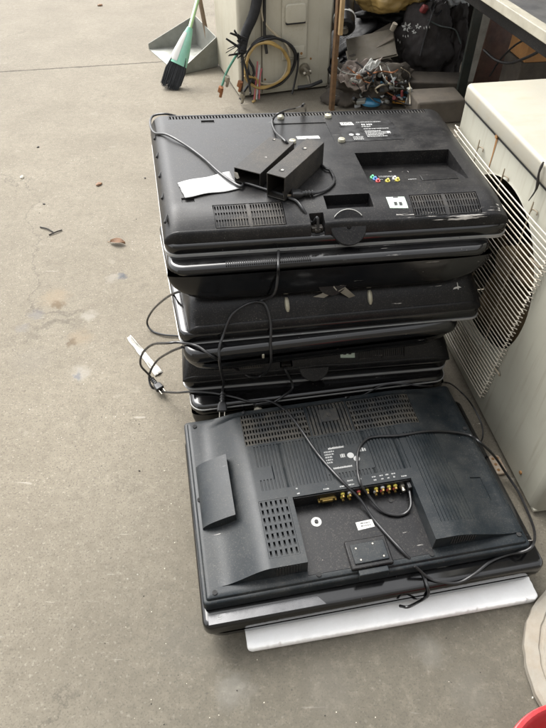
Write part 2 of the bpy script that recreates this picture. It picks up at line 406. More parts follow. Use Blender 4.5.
# ------------------------------------------------------------------ ground
def ground_mat():
    m, t, b = nt('worn concrete')
    g = node(t, 'ShaderNodeNewGeometry').outputs['Position']
    n0 = noise(t, g, .55, 4, .55); n1 = noise(t, g, 2.6, 8, .68); n2 = noise(t, g, 34, 6, .7); n3 = noise(t, g, 210, 3, .6)
    c = mix(t, ramp(t, n1, [(.32, 0.), (.68, 1.)]), (.225, .196, .152), (.30, .266, .21))
    c = mix(t, ramp(t, n0, [(.4, 0.), (.7, .35)]), c, (.20, .178, .145))
    c = mix(t, ramp(t, n2, [(.46, 0.), (.74, .55)]), c, (.16, .14, .108))
    c = mix(t, ramp(t, n2, [(.2, .4), (.4, 0.)]), c, (.40, .37, .315))
    c = mix(t, ramp(t, n3, [(.34, .8), (.46, 0.)]), c, (.13, .115, .095))
    n4 = noise(t, g, 120, 2, .5)
    c = mix(t, ramp(t, n4, [(.60, 0.), (.72, .6)]), c, (.42, .385, .32))
    n5 = noise(t, g, 75, 4, .7)
    c = mix(t, ramp(t, n5, [(.28, .6), (.42, 0.)]), c, (.12, .105, .085))
    wv = node(t, 'ShaderNodeTexNoise'); wv.inputs['Scale'].default_value = 3.; wv.inputs['Detail'].default_value = 8; wv.inputs['Roughness'].default_value = .65; t.links.new(g, wv.inputs['Vector'])
    wa = node(t, 'ShaderNodeVectorMath', operation='MULTIPLY_ADD'); t.links.new(wv.outputs['Color'], wa.inputs[0]); wa.inputs[1].default_value = (.6, .6, 0); t.links.new(g, wa.inputs[2])
    ve = node(t, 'ShaderNodeTexVoronoi', feature='DISTANCE_TO_EDGE'); ve.inputs['Scale'].default_value = .8; t.links.new(wa.outputs[0], ve.inputs['Vector'])
    ck = ramp(t, ve.outputs['Distance'], [(.0012, .55), (.004, 0.)])
    ck = mix(t, 1., ck, ramp(t, noise(t, g, 1.3, 2), [(.50, 0.), (.58, 1.)]), 'MULTIPLY')
    c = mix(t, ck, c, (.09, .08, .065))
    n6 = noise(t, g, 7, 8, .75)
    c = mix(t, ramp(t, n6, [(.60, 0.), (.635, .28), (.8, .35)]), c, (.16, .142, .112))
    c = mix(t, ramp(t, n6, [(.2, .3), (.36, .22), (.385, 0.)]), c, (.42, .39, .33))
    # pale scratches and flecks
    v = node(t, 'ShaderNodeTexVoronoi'); v.inputs['Scale'].default_value = 42; t.links.new(g, v.inputs['Vector'])
    fl = ramp(t, v.outputs['Distance'], [(.05, 1.), (.12, 0.)])
    fl = mix(t, 1., fl, ramp(t, noise(t, g, 5.2, 3), [(.52, 0.), (.6, 1.)]), 'MULTIPLY')
    c = mix(t, fl, c, (.50, .47, .41))
    v2 = node(t, 'ShaderNodeTexVoronoi'); v2.inputs['Scale'].default_value = 26; t.links.new(g, v2.inputs['Vector'])
    fd = ramp(t, v2.outputs['Distance'], [(.035, 1.), (.075, 0.)])
    fd = mix(t, 1., fd, ramp(t, noise(t, g, 3.1, 3), [(.5, 0.), (.56, 1.)]), 'MULTIPLY')
    c = mix(t, fd, c, (.10, .09, .08))
    mp = node(t, 'ShaderNodeMapping'); mp.inputs['Scale'].default_value = (9, 60, 1); mp.inputs['Rotation'].default_value = (0, 0, .6)
    t.links.new(g, mp.inputs['Vector'])
    c = mix(t, ramp(t, noise(t, mp.outputs['Vector'], 1, 4, .5), [(.70, 0.), (.74, .45)]), c, (.5, .47, .41))
    wob = node(t, 'ShaderNodeVectorMath', operation='MULTIPLY_ADD')
    nc = node(t, 'ShaderNodeTexNoise'); nc.inputs['Scale'].default_value = 24; nc.inputs['Detail'].default_value = 8; nc.inputs['Roughness'].default_value = .7; t.links.new(g, nc.inputs['Vector'])
    t.links.new(nc.outputs['Color'], wob.inputs[0]); wob.inputs[1].default_value = (.10, .10, 0); t.links.new(g, wob.inputs[2])
    gw = wob.outputs[0]
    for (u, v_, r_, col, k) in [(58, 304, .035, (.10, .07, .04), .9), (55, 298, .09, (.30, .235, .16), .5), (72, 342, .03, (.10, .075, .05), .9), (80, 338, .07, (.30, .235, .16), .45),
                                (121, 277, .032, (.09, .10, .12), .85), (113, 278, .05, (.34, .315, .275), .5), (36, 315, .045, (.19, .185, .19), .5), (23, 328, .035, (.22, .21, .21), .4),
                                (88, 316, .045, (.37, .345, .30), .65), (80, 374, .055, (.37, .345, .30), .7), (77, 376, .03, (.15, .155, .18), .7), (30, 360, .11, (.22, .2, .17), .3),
                                (235, 690, .07, (.5, .48, .44), .5), (470, 690, .08, (.30, .28, .24), .5), (430, 650, .06, (.42, .4, .36), .5), (190, 640, .12, (.2, .185, .16), .35), (330, 690, .1, (.36, .33, .29), .3), (390, 790, 1.2, (.075, .070, .056), .68)]:  # last, largest patch: dirt plus painted shade falloff towards the camera
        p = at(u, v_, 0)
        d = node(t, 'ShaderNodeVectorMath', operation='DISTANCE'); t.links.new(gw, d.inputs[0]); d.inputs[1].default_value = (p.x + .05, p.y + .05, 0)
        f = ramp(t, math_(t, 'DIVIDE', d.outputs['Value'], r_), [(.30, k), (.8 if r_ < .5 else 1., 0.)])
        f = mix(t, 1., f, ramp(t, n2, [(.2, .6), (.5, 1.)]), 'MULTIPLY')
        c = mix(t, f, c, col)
    # expansion joint
    a, q = at(0, 72, 0), at(160, 62, 0); d = (q - a).normalized(); nn = Vector((-d.y, d.x, 0))
    dn = node(t, 'ShaderNodeVectorMath', operation='DOT_PRODUCT')
    wob2 = node(t, 'ShaderNodeVectorMath', operation='MULTIPLY_ADD'); t.links.new(nc.outputs['Color'], wob2.inputs[0]); wob2.inputs[1].default_value = (.03, .03, 0); t.links.new(g, wob2.inputs[2])
    t.links.new(wob2.outputs[0], dn.inputs[0]); dn.inputs[1].default_value = nn
    off = math_(t, 'ABSOLUTE', math_(t, 'SUBTRACT', dn.outputs['Value'], a.dot(nn) + .015 * (nn.x + nn.y)))
    jl = ramp(t, math_(t, 'MULTIPLY', off, 10.), [(.03, 1.), (.11, 0.)])
    c = mix(t, jl, c, (.08, .065, .05))
    c = mix(t, 1., c, (.62, .62, .61), 'MULTIPLY')
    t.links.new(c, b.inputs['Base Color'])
    b.inputs['Roughness'].default_value = .88; b.inputs['Specular IOR Level'].default_value = .3
    hh = math_(t, 'ADD', math_(t, 'MULTIPLY', n2, .6), math_(t, 'MULTIPLY', n3, .3))
    hh = math_(t, 'SUBTRACT', hh, math_(t, 'MULTIPLY', jl, 1.5))
    bump(t, b, hh, .5, .004)
    return m
g = MB(); g.quad((-60, -60, 0), (60, -60, 0), (60, 60, 0), (-60, 60, 0))
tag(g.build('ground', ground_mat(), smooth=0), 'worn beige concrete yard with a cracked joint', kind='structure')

# ------------------------------------------------------------------ televisions
def tvloc(u, v, z, ang):
    p = at(u, v, z); return (p.x, p.y), R(ang)
def bezel(parent, W, D, H, r=.03, bev=.012, mat='gloss', name='bezel'):
    return rbox(MB(), W, D, r, 0, H, bev).build(name, mat, parent)

def cord_plug(parent, pos, direction, up=(0, 0, 1), size=1., mat='cord'):
    """moulded two pin plug: strain relief, body, two prongs"""
    d = Vector(direction).normalized(); a = d.cross(Vector(up))
    if a.length < .01: a = d.cross(Vector((1, 0, 0)))
    a.normalize(); b = a.cross(d)
    M = Matrix((a, d, b)).transposed().to_4x4(); M.translation = Vector(pos)
    mb = MB()
    mb.tube([M @ Vector((0, -.028 * size, 0)), M @ Vector((0, -.004 * size, 0)), M @ Vector((0, .0, 0))], [.0042 * size, .0062 * size, .0075 * size], 10)
    for k in range(3): mb.tube([M @ Vector((0, (-.024 + .007 * k) * size, 0)), M @ Vector((0, (-.021 + .007 * k) * size, 0))], .0068 * size, 10)
    prof = [(0, .009, .0055), (.008, .0115, .0075), (.022, .0125, .008), (.025, .010, .006)]
    rings = []
    for y, hw, hh in prof:
        rings.append([M @ Vector((q.x - hw * size, y * size, q.y - hh * size)) for q in rrect(2 * hw * size, 2 * hh * size, .004 * size, 3)])
    mb.loft(rings)
    o = mb.build('plug', mat, parent)
    for s_ in (-1, 1):
        pm = MB(); pm.box((s_ * .0063 * size - .0009, .024 * size, -.0032 * size), (s_ * .0063 * size + .0009, .042 * size, .0032 * size), M)
        pm.build('prong', 'tin', o)
    return o

def ring_trim(parent, W, D, r, z0, z1, out=.0018, inn=.006):
    q = MB(); rings = [rrect(W - 2 * i, D - 2 * i, max(r - i, .002), 7, i, i, z) for i, z in ((inn, z0), (-out, z0), (-out, z1), (inn, z1), (inn, z0))]
    q.loft(rings, False, False); return q.build('trim', 'chrome', parent)
def kids(o): return [c for c in bpy.data.objects if c.parent == o]
def warp(root, wx, wy, W, D):
    """the moulding widens a little towards its far left corner"""
    def go(o, m):
        m = m @ o.matrix_basis
        if o.type == 'MESH':
            mi = m.inverted()
            for v_ in o.data.vertices:
                p = m @ v_.co; k = (1 - p.x / W) * p.y / D
                v_.co = mi @ Vector((p.x - wx * k, p.y + wy * k, p.z))
        for c in kids(o): go(c, m)
    for c in kids(root): go(c, Matrix.Identity(4))
# ---- top television, face down, back cover up
(xy, a1) = tvloc(166, 258, .59, 6.3)
W1, D1, Z1 = .908, .61, .59
WX1, WY1 = .055, .045
tv1 = thing('television', (*xy, Z1), a1, 'largest black television, face down on top of the tall stack', 'television', 'scrap televisions in the tall stack')
bezel(tv1, W1, D1, .034, .035, .010)
ring_trim(tv1, W1, D1, .034, -.002, .0075)
V1 = [(.135, .314, .020, .088), (.648, .828, .020, .086)]
SLOT1 = (.425, .546, .053, .102); BAY1 = (.562, .832, .152, .322); NICHE = (.376, .412, .012, .044)
DENT = (.368, .522, .400, .528); NOTCH = (.155, .193, .545, .565); NOTCH2 = (.06, .092, .105, .126); BACKV = (.06, .84, .577, .600)
def h1b(x, y):
    z = .034 + .056 * (1 - max(0, (0.115 - y) / .125) ** 2.0 * .80) if y < .115 else .09
    # swelling round the stand socket and the screw wells
    z += .004 * math.exp(-((x - .474) / .075) ** 2 - ((y - .02) / .05) ** 2)
    return z
def h1(x, y):
    z = h1b(x, y)
    for r_ in V1:
        if inr(x, y, r_): return z - .007
    if inr(x, y, SLOT1): return z - .03
    if inr(x, y, NICHE): return min(z, .038)
    if inr(x, y, BAY1): return z - (.008 + .034 * ss(BAY1[2], BAY1[3], y))
    if inr(x, y, DENT): return z - .0025
    if inr(x, y, NOTCH) or inr(x, y, NOTCH2): return z - .004
    if inr(x, y, BACKV): return z - .008
    return z
bx = [q for r_ in V1 + [SLOT1, BAY1, NICHE, DENT, NOTCH, NOTCH2, BACKV] for q in r_[:2]]
by = [q for r_ in V1 + [SLOT1, BAY1, NICHE, DENT, NOTCH, NOTCH2, BACKV] for q in r_[2:]]
sh1 = shell(MB(), W1, D1 - .004, (.045, .060, .011, .009), lambda x, y: h1(x, y + .008), .03, bx, [q - .008 for q in by], step=.009, K=8, p=2.1, y0=.008).build('back_cover', 'matte', tv1, smooth=40)
for r_ in V1:
    mid = (r_[0] + r_[1]) / 2
    v = MB(); bars(v, r_[0] + .002, mid - .004, r_[2] + .002, r_[3] - .002, 12, h1b, .006, .42, 1, .004)
    bars(v, mid + .004, r_[1] - .002, r_[2] + .002, r_[3] - .002, 12, h1b, .006, .42, 1, .004)
    v.box((mid - .004, r_[2] + .001, h1b(mid, r_[2]) - .006), (mid + .004, r_[2] + .0015, h1b(mid, r_[2]) - .003))
    patch(v, [(mid - .004, r_[2] + .001), (mid + .004, r_[2] + .001), (mid + .004, r_[3] - .001), (mid - .004, r_[3] - .001)], lambda x, y: h1b(x, y) - .006, .0056)
    # two cross rails behind the bars
    for yy in (.36, .66):
        y_ = r_[2] + (r_[3] - r_[2]) * yy
        patch(v, [(r_[0] + .002, y_), (r_[1] - .002, y_), (r_[1] - .002, y_ + .004), (r_[0] + .002, y_ + .004)], lambda x, y: h1b(x, y) - .006, .003)
    v.build('vent', 'vent', sh1, smooth=0)
v = MB(); bars(v, BACKV[0] + .001, BACKV[1] - .001, BACKV[2] + .001, BACKV[3] - .001, 84, h1b, .007, .5, 1, .002, slant=-.05); v.build('vent', 'vent', sh1, smooth=0)
# printed plate, labels, screws
pl = MB(); patch(pl, [(.549, .392), (.725, .396), (.720, .526), (.556, .523)], h1b, .0009); pl = pl.build('rating_plate', 'plate', sh1)
rng = random.Random(3)
tx = MB(); hz = lambda x, y: h1b(x, y)
DX, DY = .008, .026
textrows(tx, DX + .604, DX + .680, DY + .490, .0045, hz, .0013, rng); textrows(tx, DX + .616, DX + .654, DY + .470, .0105, hz, .0013, rng, .01, .02, .003); textrows(tx, DX + .614, DX + .64, DY + .459, .006, hz, .0013, rng)
textrows(tx, DX + .616, DX + .69, DY + .443, .005, hz, .0013, rng); 
for k in range(5): textrows(tx, DX + .615, DX + .665 + .012 * (k % 3), DY + .428 - .009 * k, .0055, hz, .0013, rng)
for k in range(3): textrows(tx, DX + .572, DX + .602, DY + .392 - .008 * k, .005, hz, .0013, rng)
for cx, cy, r_ in ((.579, .436, .007), (.598, .436, .006), (.691, .446, .006)):
    tx.add([(cx + r_ * math.cos(a), cy + r_ * math.sin(a), h1b(cx, cy) + .0013) for a in [2 * math.pi * k / 14 for k in range(14)]], [tuple(range(14))])
tx.build('printed_text', 'print', sh1, smooth=0)
lb = MB(); patch(lb, [(.564, .500), (.602, .500), (.599, .520), (.563, .520)], h1b, .0014); lb.build('sticker', 'label', sh1)
font('TCL', .016, 'ink', sh1, (.5825, .510, h1b(.57, .488) + .0017))
lb = MB(); patch(lb, [(.42, .425), (.486, .425), (.484, .443), (.418, .443)], lambda x, y: h1b(x, y) - .0025, .0006); lb.build('barcode_label', 'label', sh1)
tx = MB()
for k in range(16):
    x_ = .431 + .0026 * k; tx.quad((x_, .432, .0885), (x_ + .0012 + .0006 * (k % 3 == 0), .432, .0885), (x_ + .0012, .438, .0885), (x_, .438, .0885))
tx.build('barcode', 'ink', sh1, smooth=0)
for x, y in ((.394, .565), (.537, .563), (.40, .400), (.542, .398)):
    s_ = MB(); z = h1b(x, y); s_.tube([(x, y, z - .001), (x, y, z + .006), (x, y, z + .0085), (x, y, z + .0095)], [.0105, .0105, .009, .004], 16)
    s_.box((x - .006, y - .0008, z + .0085), (x + .006, y + .0008, z + .0105)); s_.build('screw', 'screw', sh1)
lb = MB(); patch(lb, [(.588, .046), (.636, .043), (.634, .080), (.586, .082)], h1b, .0012); lb = lb.build('sticker', 'greenlabel', sh1)
tx = MB()
for x, y in ((.602, .053), (.615, .052)): patch(tx, [(x, y), (x + .008, y), (x + .008, y + .010), (x, y + .010)], h1b, .0018)
patch(tx, [(.604, .083), (.617, .082), (.617, .077), (.604, .078)], h1b, .0018); tx.build('printed_mark', 'ink', sh1)
# stand socket disc on the front edge
dk = MB(); DM = Matrix.Translation((.474, .0135, .0485)) @ Matrix.Rotation(R(52), 4, 'X')
rings = []
for rr, dz in ((.046, -.03), (.046, .003), (.044, .005), (.006, .0055), (.005, .002), (.0005, .002)):
    rings.append([DM @ Vector((rr * math.cos(a), rr * math.sin(a), dz)) for a in [2 * math.pi * i / 40 for i in range(40)]])
dk.loft(rings, False, True); dk.build('stand_socket', 'matte', sh1)
ck = MB(); pts = [DM @ Vector((.0452 * math.cos(R(38 + 8 * i)), .0452 * math.sin(R(38 + 8 * i)), .0047)) for i in range(14)]
ck.tube(pts, .0010, 5); ck.build('chipped_edge', 'label', sh1)
# connector panel inside the bay
cb = MB(); zz = lambda x, y: h1b(x, y) - (.008 + .034 * ss(BAY1[2], BAY1[3], y))
for (x, y, mt) in ((.584, .206, 'pg'), (.587, .191, 'pb'), (.590, .174, 'pr'), (.616, .172, 'py'), (.640, .188, 'pw'), (.644, .175, 'py')):
    z = zz(x, y); s_ = MB(); s_.cyl((x, y, z - .002), (0, -.2, 1), .0062, .0062, .006, 14); s_.cyl((x, y - .0012, z + .004), (0, -.2, 1), .003, .003, .006, 10)
    s_.build('audio_socket', mt, sh1)
tx = MB()
for y in (.215, .206): textrows(tx, .605, .65, y, .004, zz, .0012, rng)
textrows(tx, .60, .608, .186, .004, zz, .0012, rng); textrows(tx, .675, .70, .176, .004, zz, .0012, rng)
tx.build('printed_text', 'print', sh1, smooth=0)
cp = MB(); cp.box((.71, .163, zz(.7, .175) + .0005), (.81, .190, zz(.7, .175) + .005)); cp.build('slot_cover', 'matte_plain', sh1, bevel=.001)
# mains inlet in the niche
inl = MB(); inl.box((.379, .016, .038), (.409, .034, .050)); inl.box((.387, .010, .040), (.401, .02, .048)); inl.build('mains_inlet', 'tube', sh1, bevel=.0015)
# clip slots down the left flank
for k, y in enumerate((.50, .39, .28, .17, .06)):
    x = .014; s_ = MB(); s_.box((-.0035, -.016, -.003), (.0035, .016, .0028), Matrix.Translation((x, y, .0735)) @ Matrix.Rotation(R(-14), 4, 'Z') @ Matrix.Rotation(R(-45), 4, 'Y')); 
    s_.build('clip_slot', 'dark', sh1, bevel=.001)
warp(tv1, WX1, WY1, W1, D1)

# ---- other televisions of the stack
def facedown(name, loc, rz, W, D, H, bz, r, hfun, xb, yb, m, label, matb='gloss', mats='matte_plain', trim=True, step=.012, group='scrap televisions in the tall stack'):
    t = thing(name, loc, rz, label, 'television', group)
    bezel(t, W, D, bz, r, .012, matb)
    if trim: ring_trim(t, W, D, r, -.001, .004)
    s_ = shell(MB(), W, D, m, hfun, bz - .004, xb, yb, step=step, p=2.2).build('back_cover', mats, t, smooth=40)
    return t, s_
def faceup(name, loc, rz, W, D, sh, bz, r, label, m=(.05, .06, .05, .03), hfun=None, matb='gloss', group='scrap televisions in the tall stack', bev=.016, xb=(), yb=(), mats='gloss'):
    """origin at the lowest point; the back cover hangs below the bezel"""
    t = thing(name, loc, rz, label, 'television', group)
    b = rbox(MB(), W, D, r, sh, sh + bz, bev).build('bezel', matb, t)
    sc = MB(); sc.box((.06, .09, sh + bz - .004), (W - .06, D - .06, sh + bz + .0006)); sc.build('screen', 'screen', t)
    hf = hfun or (lambda x, y: sh)
    s_ = shell(MB(), W, D, m, hf, -.004, xb, yb, flip=True, step=.012).build('back_cover', mats, t, smooth=40)
    s_.location = (0, 0, sh)
    return t, s_

# second: face up under the top one
(xy, a) = tvloc(166, 271, .59, 6.8)
H2 = lambda x, y: .088 - .004 * max(0, (.16 - y) / .16) ** 1.5
tv2, s2 = faceup('television', (*xy, .47), a, .858, .56, .090, .030, .05, 'glossy black television, face up directly under the topmost one', m=(.13, .14, .014, .03), hfun=H2)
v = MB()
for k in range(40):
    x = .15 + .0055 * k; v.box((x, .004, .116), (x + .0028, .02, .1212))
v.build('vent', 'dark', tv2, smooth=0)
dk = MB(); DM = Matrix.Translation((.43, .012, .040)) @ Matrix.Rotation(R(75), 4, 'X'); dk.loft([[DM @ Vector((.04 * math.cos(q), .04 * math.sin(q), z)) for q in [2 * math.pi * i / 32 for i in range(32)]] for z in (-.02, .004)]); dk.build('stand_socket', 'matte', tv2)
# third: face down, matte back with a slope to the front
(xy, a) = tvloc(181, 346, .35, 7.8)
W3, D3 = .861, .57
V3 = (.07, .29, .056, .074); V3b = (.30, .80, .060, .074)
def h3b(x, y): return .042 + .078 * (1 - max(0, (.075 - y) / .075) ** 1.8)
def h3(x, y):
    if inr(x, y, V3) or inr(x, y, V3b): return h3b(x, y) - .008
    return h3b(x, y)
tv3, s3 = facedown('television', (*xy, .35), a, W3, D3, .12, .040, .03, h3, V3[:2] + V3b[:2], V3[2:] + V3b[2:], (.045, .05, .010, .05), 'black television, third from the top, face down with a long sloping matte back')
v = MB(); bars(v, V3[0] + .001, V3[1] - .001, V3[2], V3[3], 32, h3b, .007, .45, 1, .002); v.build('vent', 'vent', s3, smooth=0); v = MB(); bars(v, V3b[0] + .001, V3b[1] - .001, V3b[2], V3b[3], 76, h3b, .007, .45, 1, .002); v.build('vent', 'vent', s3, smooth=0)
for x in (.285, .525):
    s_ = MB(); pts = [(x, .018 + .005 * k, h3b(x, .018 + .005 * k) + .001) for k in range(6)]; s_.tube(pts, [.003, .0065, .007, .007, .0065, .004], 8); s_.build('screw_well', 'screw', s3)
lb = MB(); patch(lb, [(.055, .078), (.165, .076), (.163, .11), (.053, .11)], h3b, .0015); lb.build('sticker', 'label', s3)
lb = MB(); patch(lb, [(.772, .031), (.797, .033), (.790, .0355), (.776, .034)], h3b, .001); patch(lb, [(.786, .030), (.789, .030), (.787, .042), (.785, .043)], h3b, .0012); lb.build('paint_chip', 'label', s3)
lb = MB(); patch(lb, [(.63, .078), (.685, .080), (.68, .095), (.63, .090)], h3b, .004); lb.build('red_tag', 'red', s3)
for o_ in (s3, *kids(s3)):
    for v_ in o_.data.vertices: v_.co.x = .026 + v_.co.x * (W3 - .030) / W3
warp(tv3, .055, .0, W3, D3)

# fourth: face up
(xy, a) = tvloc(183.5, 357, .35, 9.8)
H4 = lambda x, y: .07 - .035 * max(0, (.12 - y) / .12) ** 1.5
tv4, s4 = faceup('television', (*xy, .235), a, .80, .53, .07, .048, .045, 'black television, third from the bottom, face up with a rounded bezel', m=(.09, .12, .06, .03), hfun=H4, bev=.02)
v = MB()
for k in range(60):
    x = .09 + .0058 * k; v.box((x, .0035, .082), (x + .0028, .012, .088))
v.build('vent', 'dark', tv4, smooth=0)
s_ = MB(); s_.box((.215, -.002, .073), (.222, .004, .089)); s_.build('screw_well', 'screw', tv4, bevel=.002)

# fifth: face down with vents, socket and a pale green sticker
(xy, a) = tvloc(184, 391, .115, 6.6)
W5, D5 = .84, .55
V5 = (.105, .245, .010, .034); V5b = (.545, .69, .010, .036); N5 = (.300, .338, .008, .036)
def h5b(x, y):
    z = .042 + .078 * (1 - max(0, (.062 - y) / .062) ** 2)
    return z + .006 * math.exp(-((x - .42) / .06) ** 2 - ((y - .01) / .02) ** 2)
def h5(x, y):
    if inr(x, y, V5) or inr(x, y, V5b): return h5b(x, y) - .008
    if inr(x, y, N5): return min(h5b(x, y), .050)
    return h5b(x, y)
tv5, s5 = facedown('television', (*xy, .115), a, W5, D5, .12, .04, .035, h5, V5[:2] + V5b[:2] + N5[:2], V5[2:] + V5b[2:] + N5[2:], (.05, .07, .006, .04), 'black television second from the bottom, face down with a pale green sticker')
v = MB(); bars(v, V5[0] + .001, V5[1] - .001, V5[2], V5[3], 20, h5b, .007, .45, 1, .003); v.build('vent', 'vent', s5, smooth=0)
v = MB(); bars(v, V5b[0] + .001, .615, V5b[2], V5b[3], 11, h5b, .007, .45, 1, .003); bars(v, .621, V5b[1] - .001, V5b[2], V5b[3], 11, h5b, .007, .45, 1, .003); v.build('vent', 'vent', s5, smooth=0)
lb = MB(); patch(lb, [(.488, .014), (.533, .013), (.532, .035), (.486, .036)], h5b, .0012); lb.build('sticker', 'greenlabel', s5)
tx = MB()
for x, y in ((.497, .018), (.513, .018), (.497, .028), (.513, .027)): patch(tx, [(x, y), (x + .009, y), (x + .009, y + .005), (x, y + .005)], h5b, .0018)
tx.build('printed_mark', 'ink', s5)
dk = MB(); DM = Matrix.Translation((.405, .010, .052)) @ Matrix.Rotation(R(52), 4, 'X'); rings = []
for rr, dz in ((.047, -.03), (.047, .005), (.045, .007), (.005, .0075), (.004, .004), (.0005, .004)):
    rings.append([DM @ Vector((rr * math.cos(q), rr * math.sin(q), dz)) for q in [2 * math.pi * i / 36 for i in range(36)]])
dk.loft(rings, False, True); dk.build('stand_socket', 'matte', s5)
for x, y in ((.375, .042), (.425, .044), (.470, .045)):
    s_ = MB(); s_.tube([(x, y, h5b(x, y) - .001), (x, y, h5b(x, y) + .004)], .005, 10); s_.build('screw', 'vent', s5)
inl = MB(); inl.box((.304, .012, .050), (.334, .028, .066)); inl.build('mains_inlet', 'tube', s5, bevel=.002)

# sixth: face up, at the bottom
(xy, a) = tvloc(191, 409, .115, 9.2)
tv6, s6 = faceup('television', (*xy, 0), a, .81, .53, .07, .045, .04, 'lowest black television of the tall stack, lying face up on the ground', m=(.06, .12, .02, .03), hfun=lambda x, y: .07 - .02 * max(0, (.12 - y) / .12) ** 1.5, bev=.016)
ring_trim(tv6, .81, .53, .04, .100, .104, .0012)

# the whole pile is a little smaller and nearer than first laid out
KS = .965
for o_ in (tv1, tv2, tv3, tv4, tv5, tv6):
    o_.scale = (KS,) * 3; o_.location = Vector((0, 0, CAMH)) + (o_.location - Vector((0, 0, CAMH))) * KS
s6.scale = (1, 1, (.07 + CAMH * (1 - KS) / KS) / .07)   # the deep back of the lowest set rests on the ground
bpy.context.view_layer.update()
def atS(u, v, z): return at(u, v, CAMH - (CAMH - z) * KS)

# ---- front pair: glossy television face up on foam board, grey one face down on it
fa = R(9.6)
p = at(248, 653, 0)
foam = thing('foam_board', (p.x, p.y, 0), fa, 'white foam board lying on the concrete under the front pair of televisions', 'foam board')
rg = random.Random(4); ol = []
base_ = rrect(.735, .42, .012, 5)
for i, p_ in enumerate(base_):
    q_ = base_[(i + 1) % len(base_)]; n_ = max(1, int((q_ - p_).length / .006))
    for k in range(n_): ol.append(p_ + (q_ - p_) * k / n_)
mid_ = Vector((.367, .21, 0)); jit = [max(0, rg.gauss(0, .0010)) + (.004 * rg.random() if rg.random() < .05 else 0) for _ in ol]
def inset(p_, d_): 
    v_ = mid_ - p_; v_ = Vector((math.copysign(min(1, abs(v_.x) / .36) ** 8, v_.x), math.copysign(min(1, abs(v_.y) / .205) ** 8, v_.y), 0)); return p_ + v_ * d_
fm = MB(); fm.loft([[inset(p_, .001) for p_ in ol], [inset(p_, j * .5) + Vector((0, 0, .003)) for p_, j in zip(ol, jit)], [inset(p_, j) + Vector((0, 0, .0185)) for p_, j in zip(ol, jit)], [inset(p_, j * 1.6 + .0025) + Vector((0, 0, .0218)) for p_, j in zip(ol, jit)], [inset(p_, .012) + Vector((0, 0, .022)) for p_ in ol]])
fm.build('board', 'foam', foam, smooth=50)
(xy, a) = tvloc(203, 630, .115, 10.4)
tvB, sB = faceup('television', (*xy, .022), a, .838, .545, .048, .047, .022, 'glossy black television, face up on the white foam board', m=(.05, .05, .03, .03), hfun=lambda x, y: .048, bev=.012, group='scrap televisions in the front pair')
MAT['silver'] = plain('pale reflection strip', (.10, .10, .103), .22, .8, var=.12)  # bright reflection on the glossy black bezel, painted as a pale strip
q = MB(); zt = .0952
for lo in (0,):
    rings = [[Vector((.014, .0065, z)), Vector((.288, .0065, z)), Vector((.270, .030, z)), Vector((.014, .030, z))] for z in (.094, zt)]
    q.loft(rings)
q.build('reflection_strip', 'silver', tvB, bevel=.0004)
em = MB()
for k in range(7): em.box((.036 + .003 * (k % 3), .0165 + .004 * (k // 3), .0955), (.0385 + .003 * (k % 3), .019 + .004 * (k // 3), .0960))
em.build('printed_mark', 'print', tvB, smooth=0)

o_ = at(203, 606, .15)
WG, DG = .800, .537
tvG = thing('television', (o_.x, o_.y, .117), R(10.6), 'dusty blue grey television, face down at the front with its sockets showing', 'television', 'scrap televisions in the front pair')
fr = MB(); rbox(fr, WG, DG, .012, 0, .033, .006); fr.build('bezel', 'grey', tvG)
Z0, ZT = .040, .085
BAYG = (.249, .557, .022, .207)
TV_L = (.158, .338, .383, .492); TV_M = (.344, .456, .383, .492); TV_R = (.462, .645, .38, .487)
BL = (.163, .236, .058, .210)
POD = (.020, .103, .185, .368)
RIBS = [(.178 + .0088 * i) for i in range(45)]
RIBR = [(.585 + .0088 * i) for i in range(11)]
def hGb(x, y):
    s_ = ss(.045, .165, x) * (1 - ss(.60, .775, x) * .92)
    back = 1 - ss(.485, .512, y) * .55
    front = 1.
    z = Z0 + (ZT - Z0) * s_ * back
    if y < .06: z = Z0 + (z - Z0) * (1 if y > .034 else 0.)
    return z
def hG(x, y):
    z = hGb(x, y)
    if inr(x, y, BAYG): return Z0
    for r_ in (TV_L, TV_M, TV_R): 
        if inr(x, y, r_): return z - .009
    if inr(x, y, BL): return z - .010
    if inr(x, y, POD): z = max(z, Z0 + .004 + .042 * ((x - POD[0]) / (POD[1] - POD[0])) ** .6)
    if inr(x, y, (.722, .752, .13, .20)): z -= .003
    for i, q in enumerate(RIBS):
        if q < x < q + .0030 and .238 < y < .376 and not (.352 < x < .478 and .255 < y < .338) and not(.17 < x < .215 and .27 < y < .31): return z - .0022
    for q in RIBR:
        if q < x < q + .0030 and .075 < y < .35: return z - .0018
    return z
gx = [q for r_ in (BAYG, TV_L, TV_M, TV_R, BL, POD) for q in r_[:2]] + [q + d for q in RIBS + RIBR for d in (0, .003)] + [.722, .752, .352, .478]
gy = [q for r_ in (BAYG, TV_L, TV_M, TV_R, BL, POD) for q in r_[2:]] + [.034, .238, .376, .075, .35, .255, .338, .13, .20, .27, .31]
sG = shell(MB(), WG - .016, DG - .016, (.008, .008, .006, .006), lambda x, y: hG(x + .008, y + .008), .030,
           sorted({round(q - .008, 5) for q in gx}), sorted({round(q - .008, 5) for q in gy}), step=.011, K=3, x0=.008, y0=.008).build('back_cover', 'grey', tvG, smooth=32)
v = MB(); bars(v, *TV_L, 22, hGb, .008, .45, 6, .007, 3); v.build('vent', 'grey_dusty', sG, smooth=0)
v = MB(); bars(v, *TV_R, 22, hGb, .008, .45, 6, .007, 3); v.build('vent', 'grey_dusty', sG, smooth=0)
v = MB(); bars(v, *TV_M, 11, hGb, .008, .62, 1, .004, 3); v.box((.378, .425, .076), (.428, .468, .0857)); v.build('vent', 'grey_dusty', sG, smooth=0)
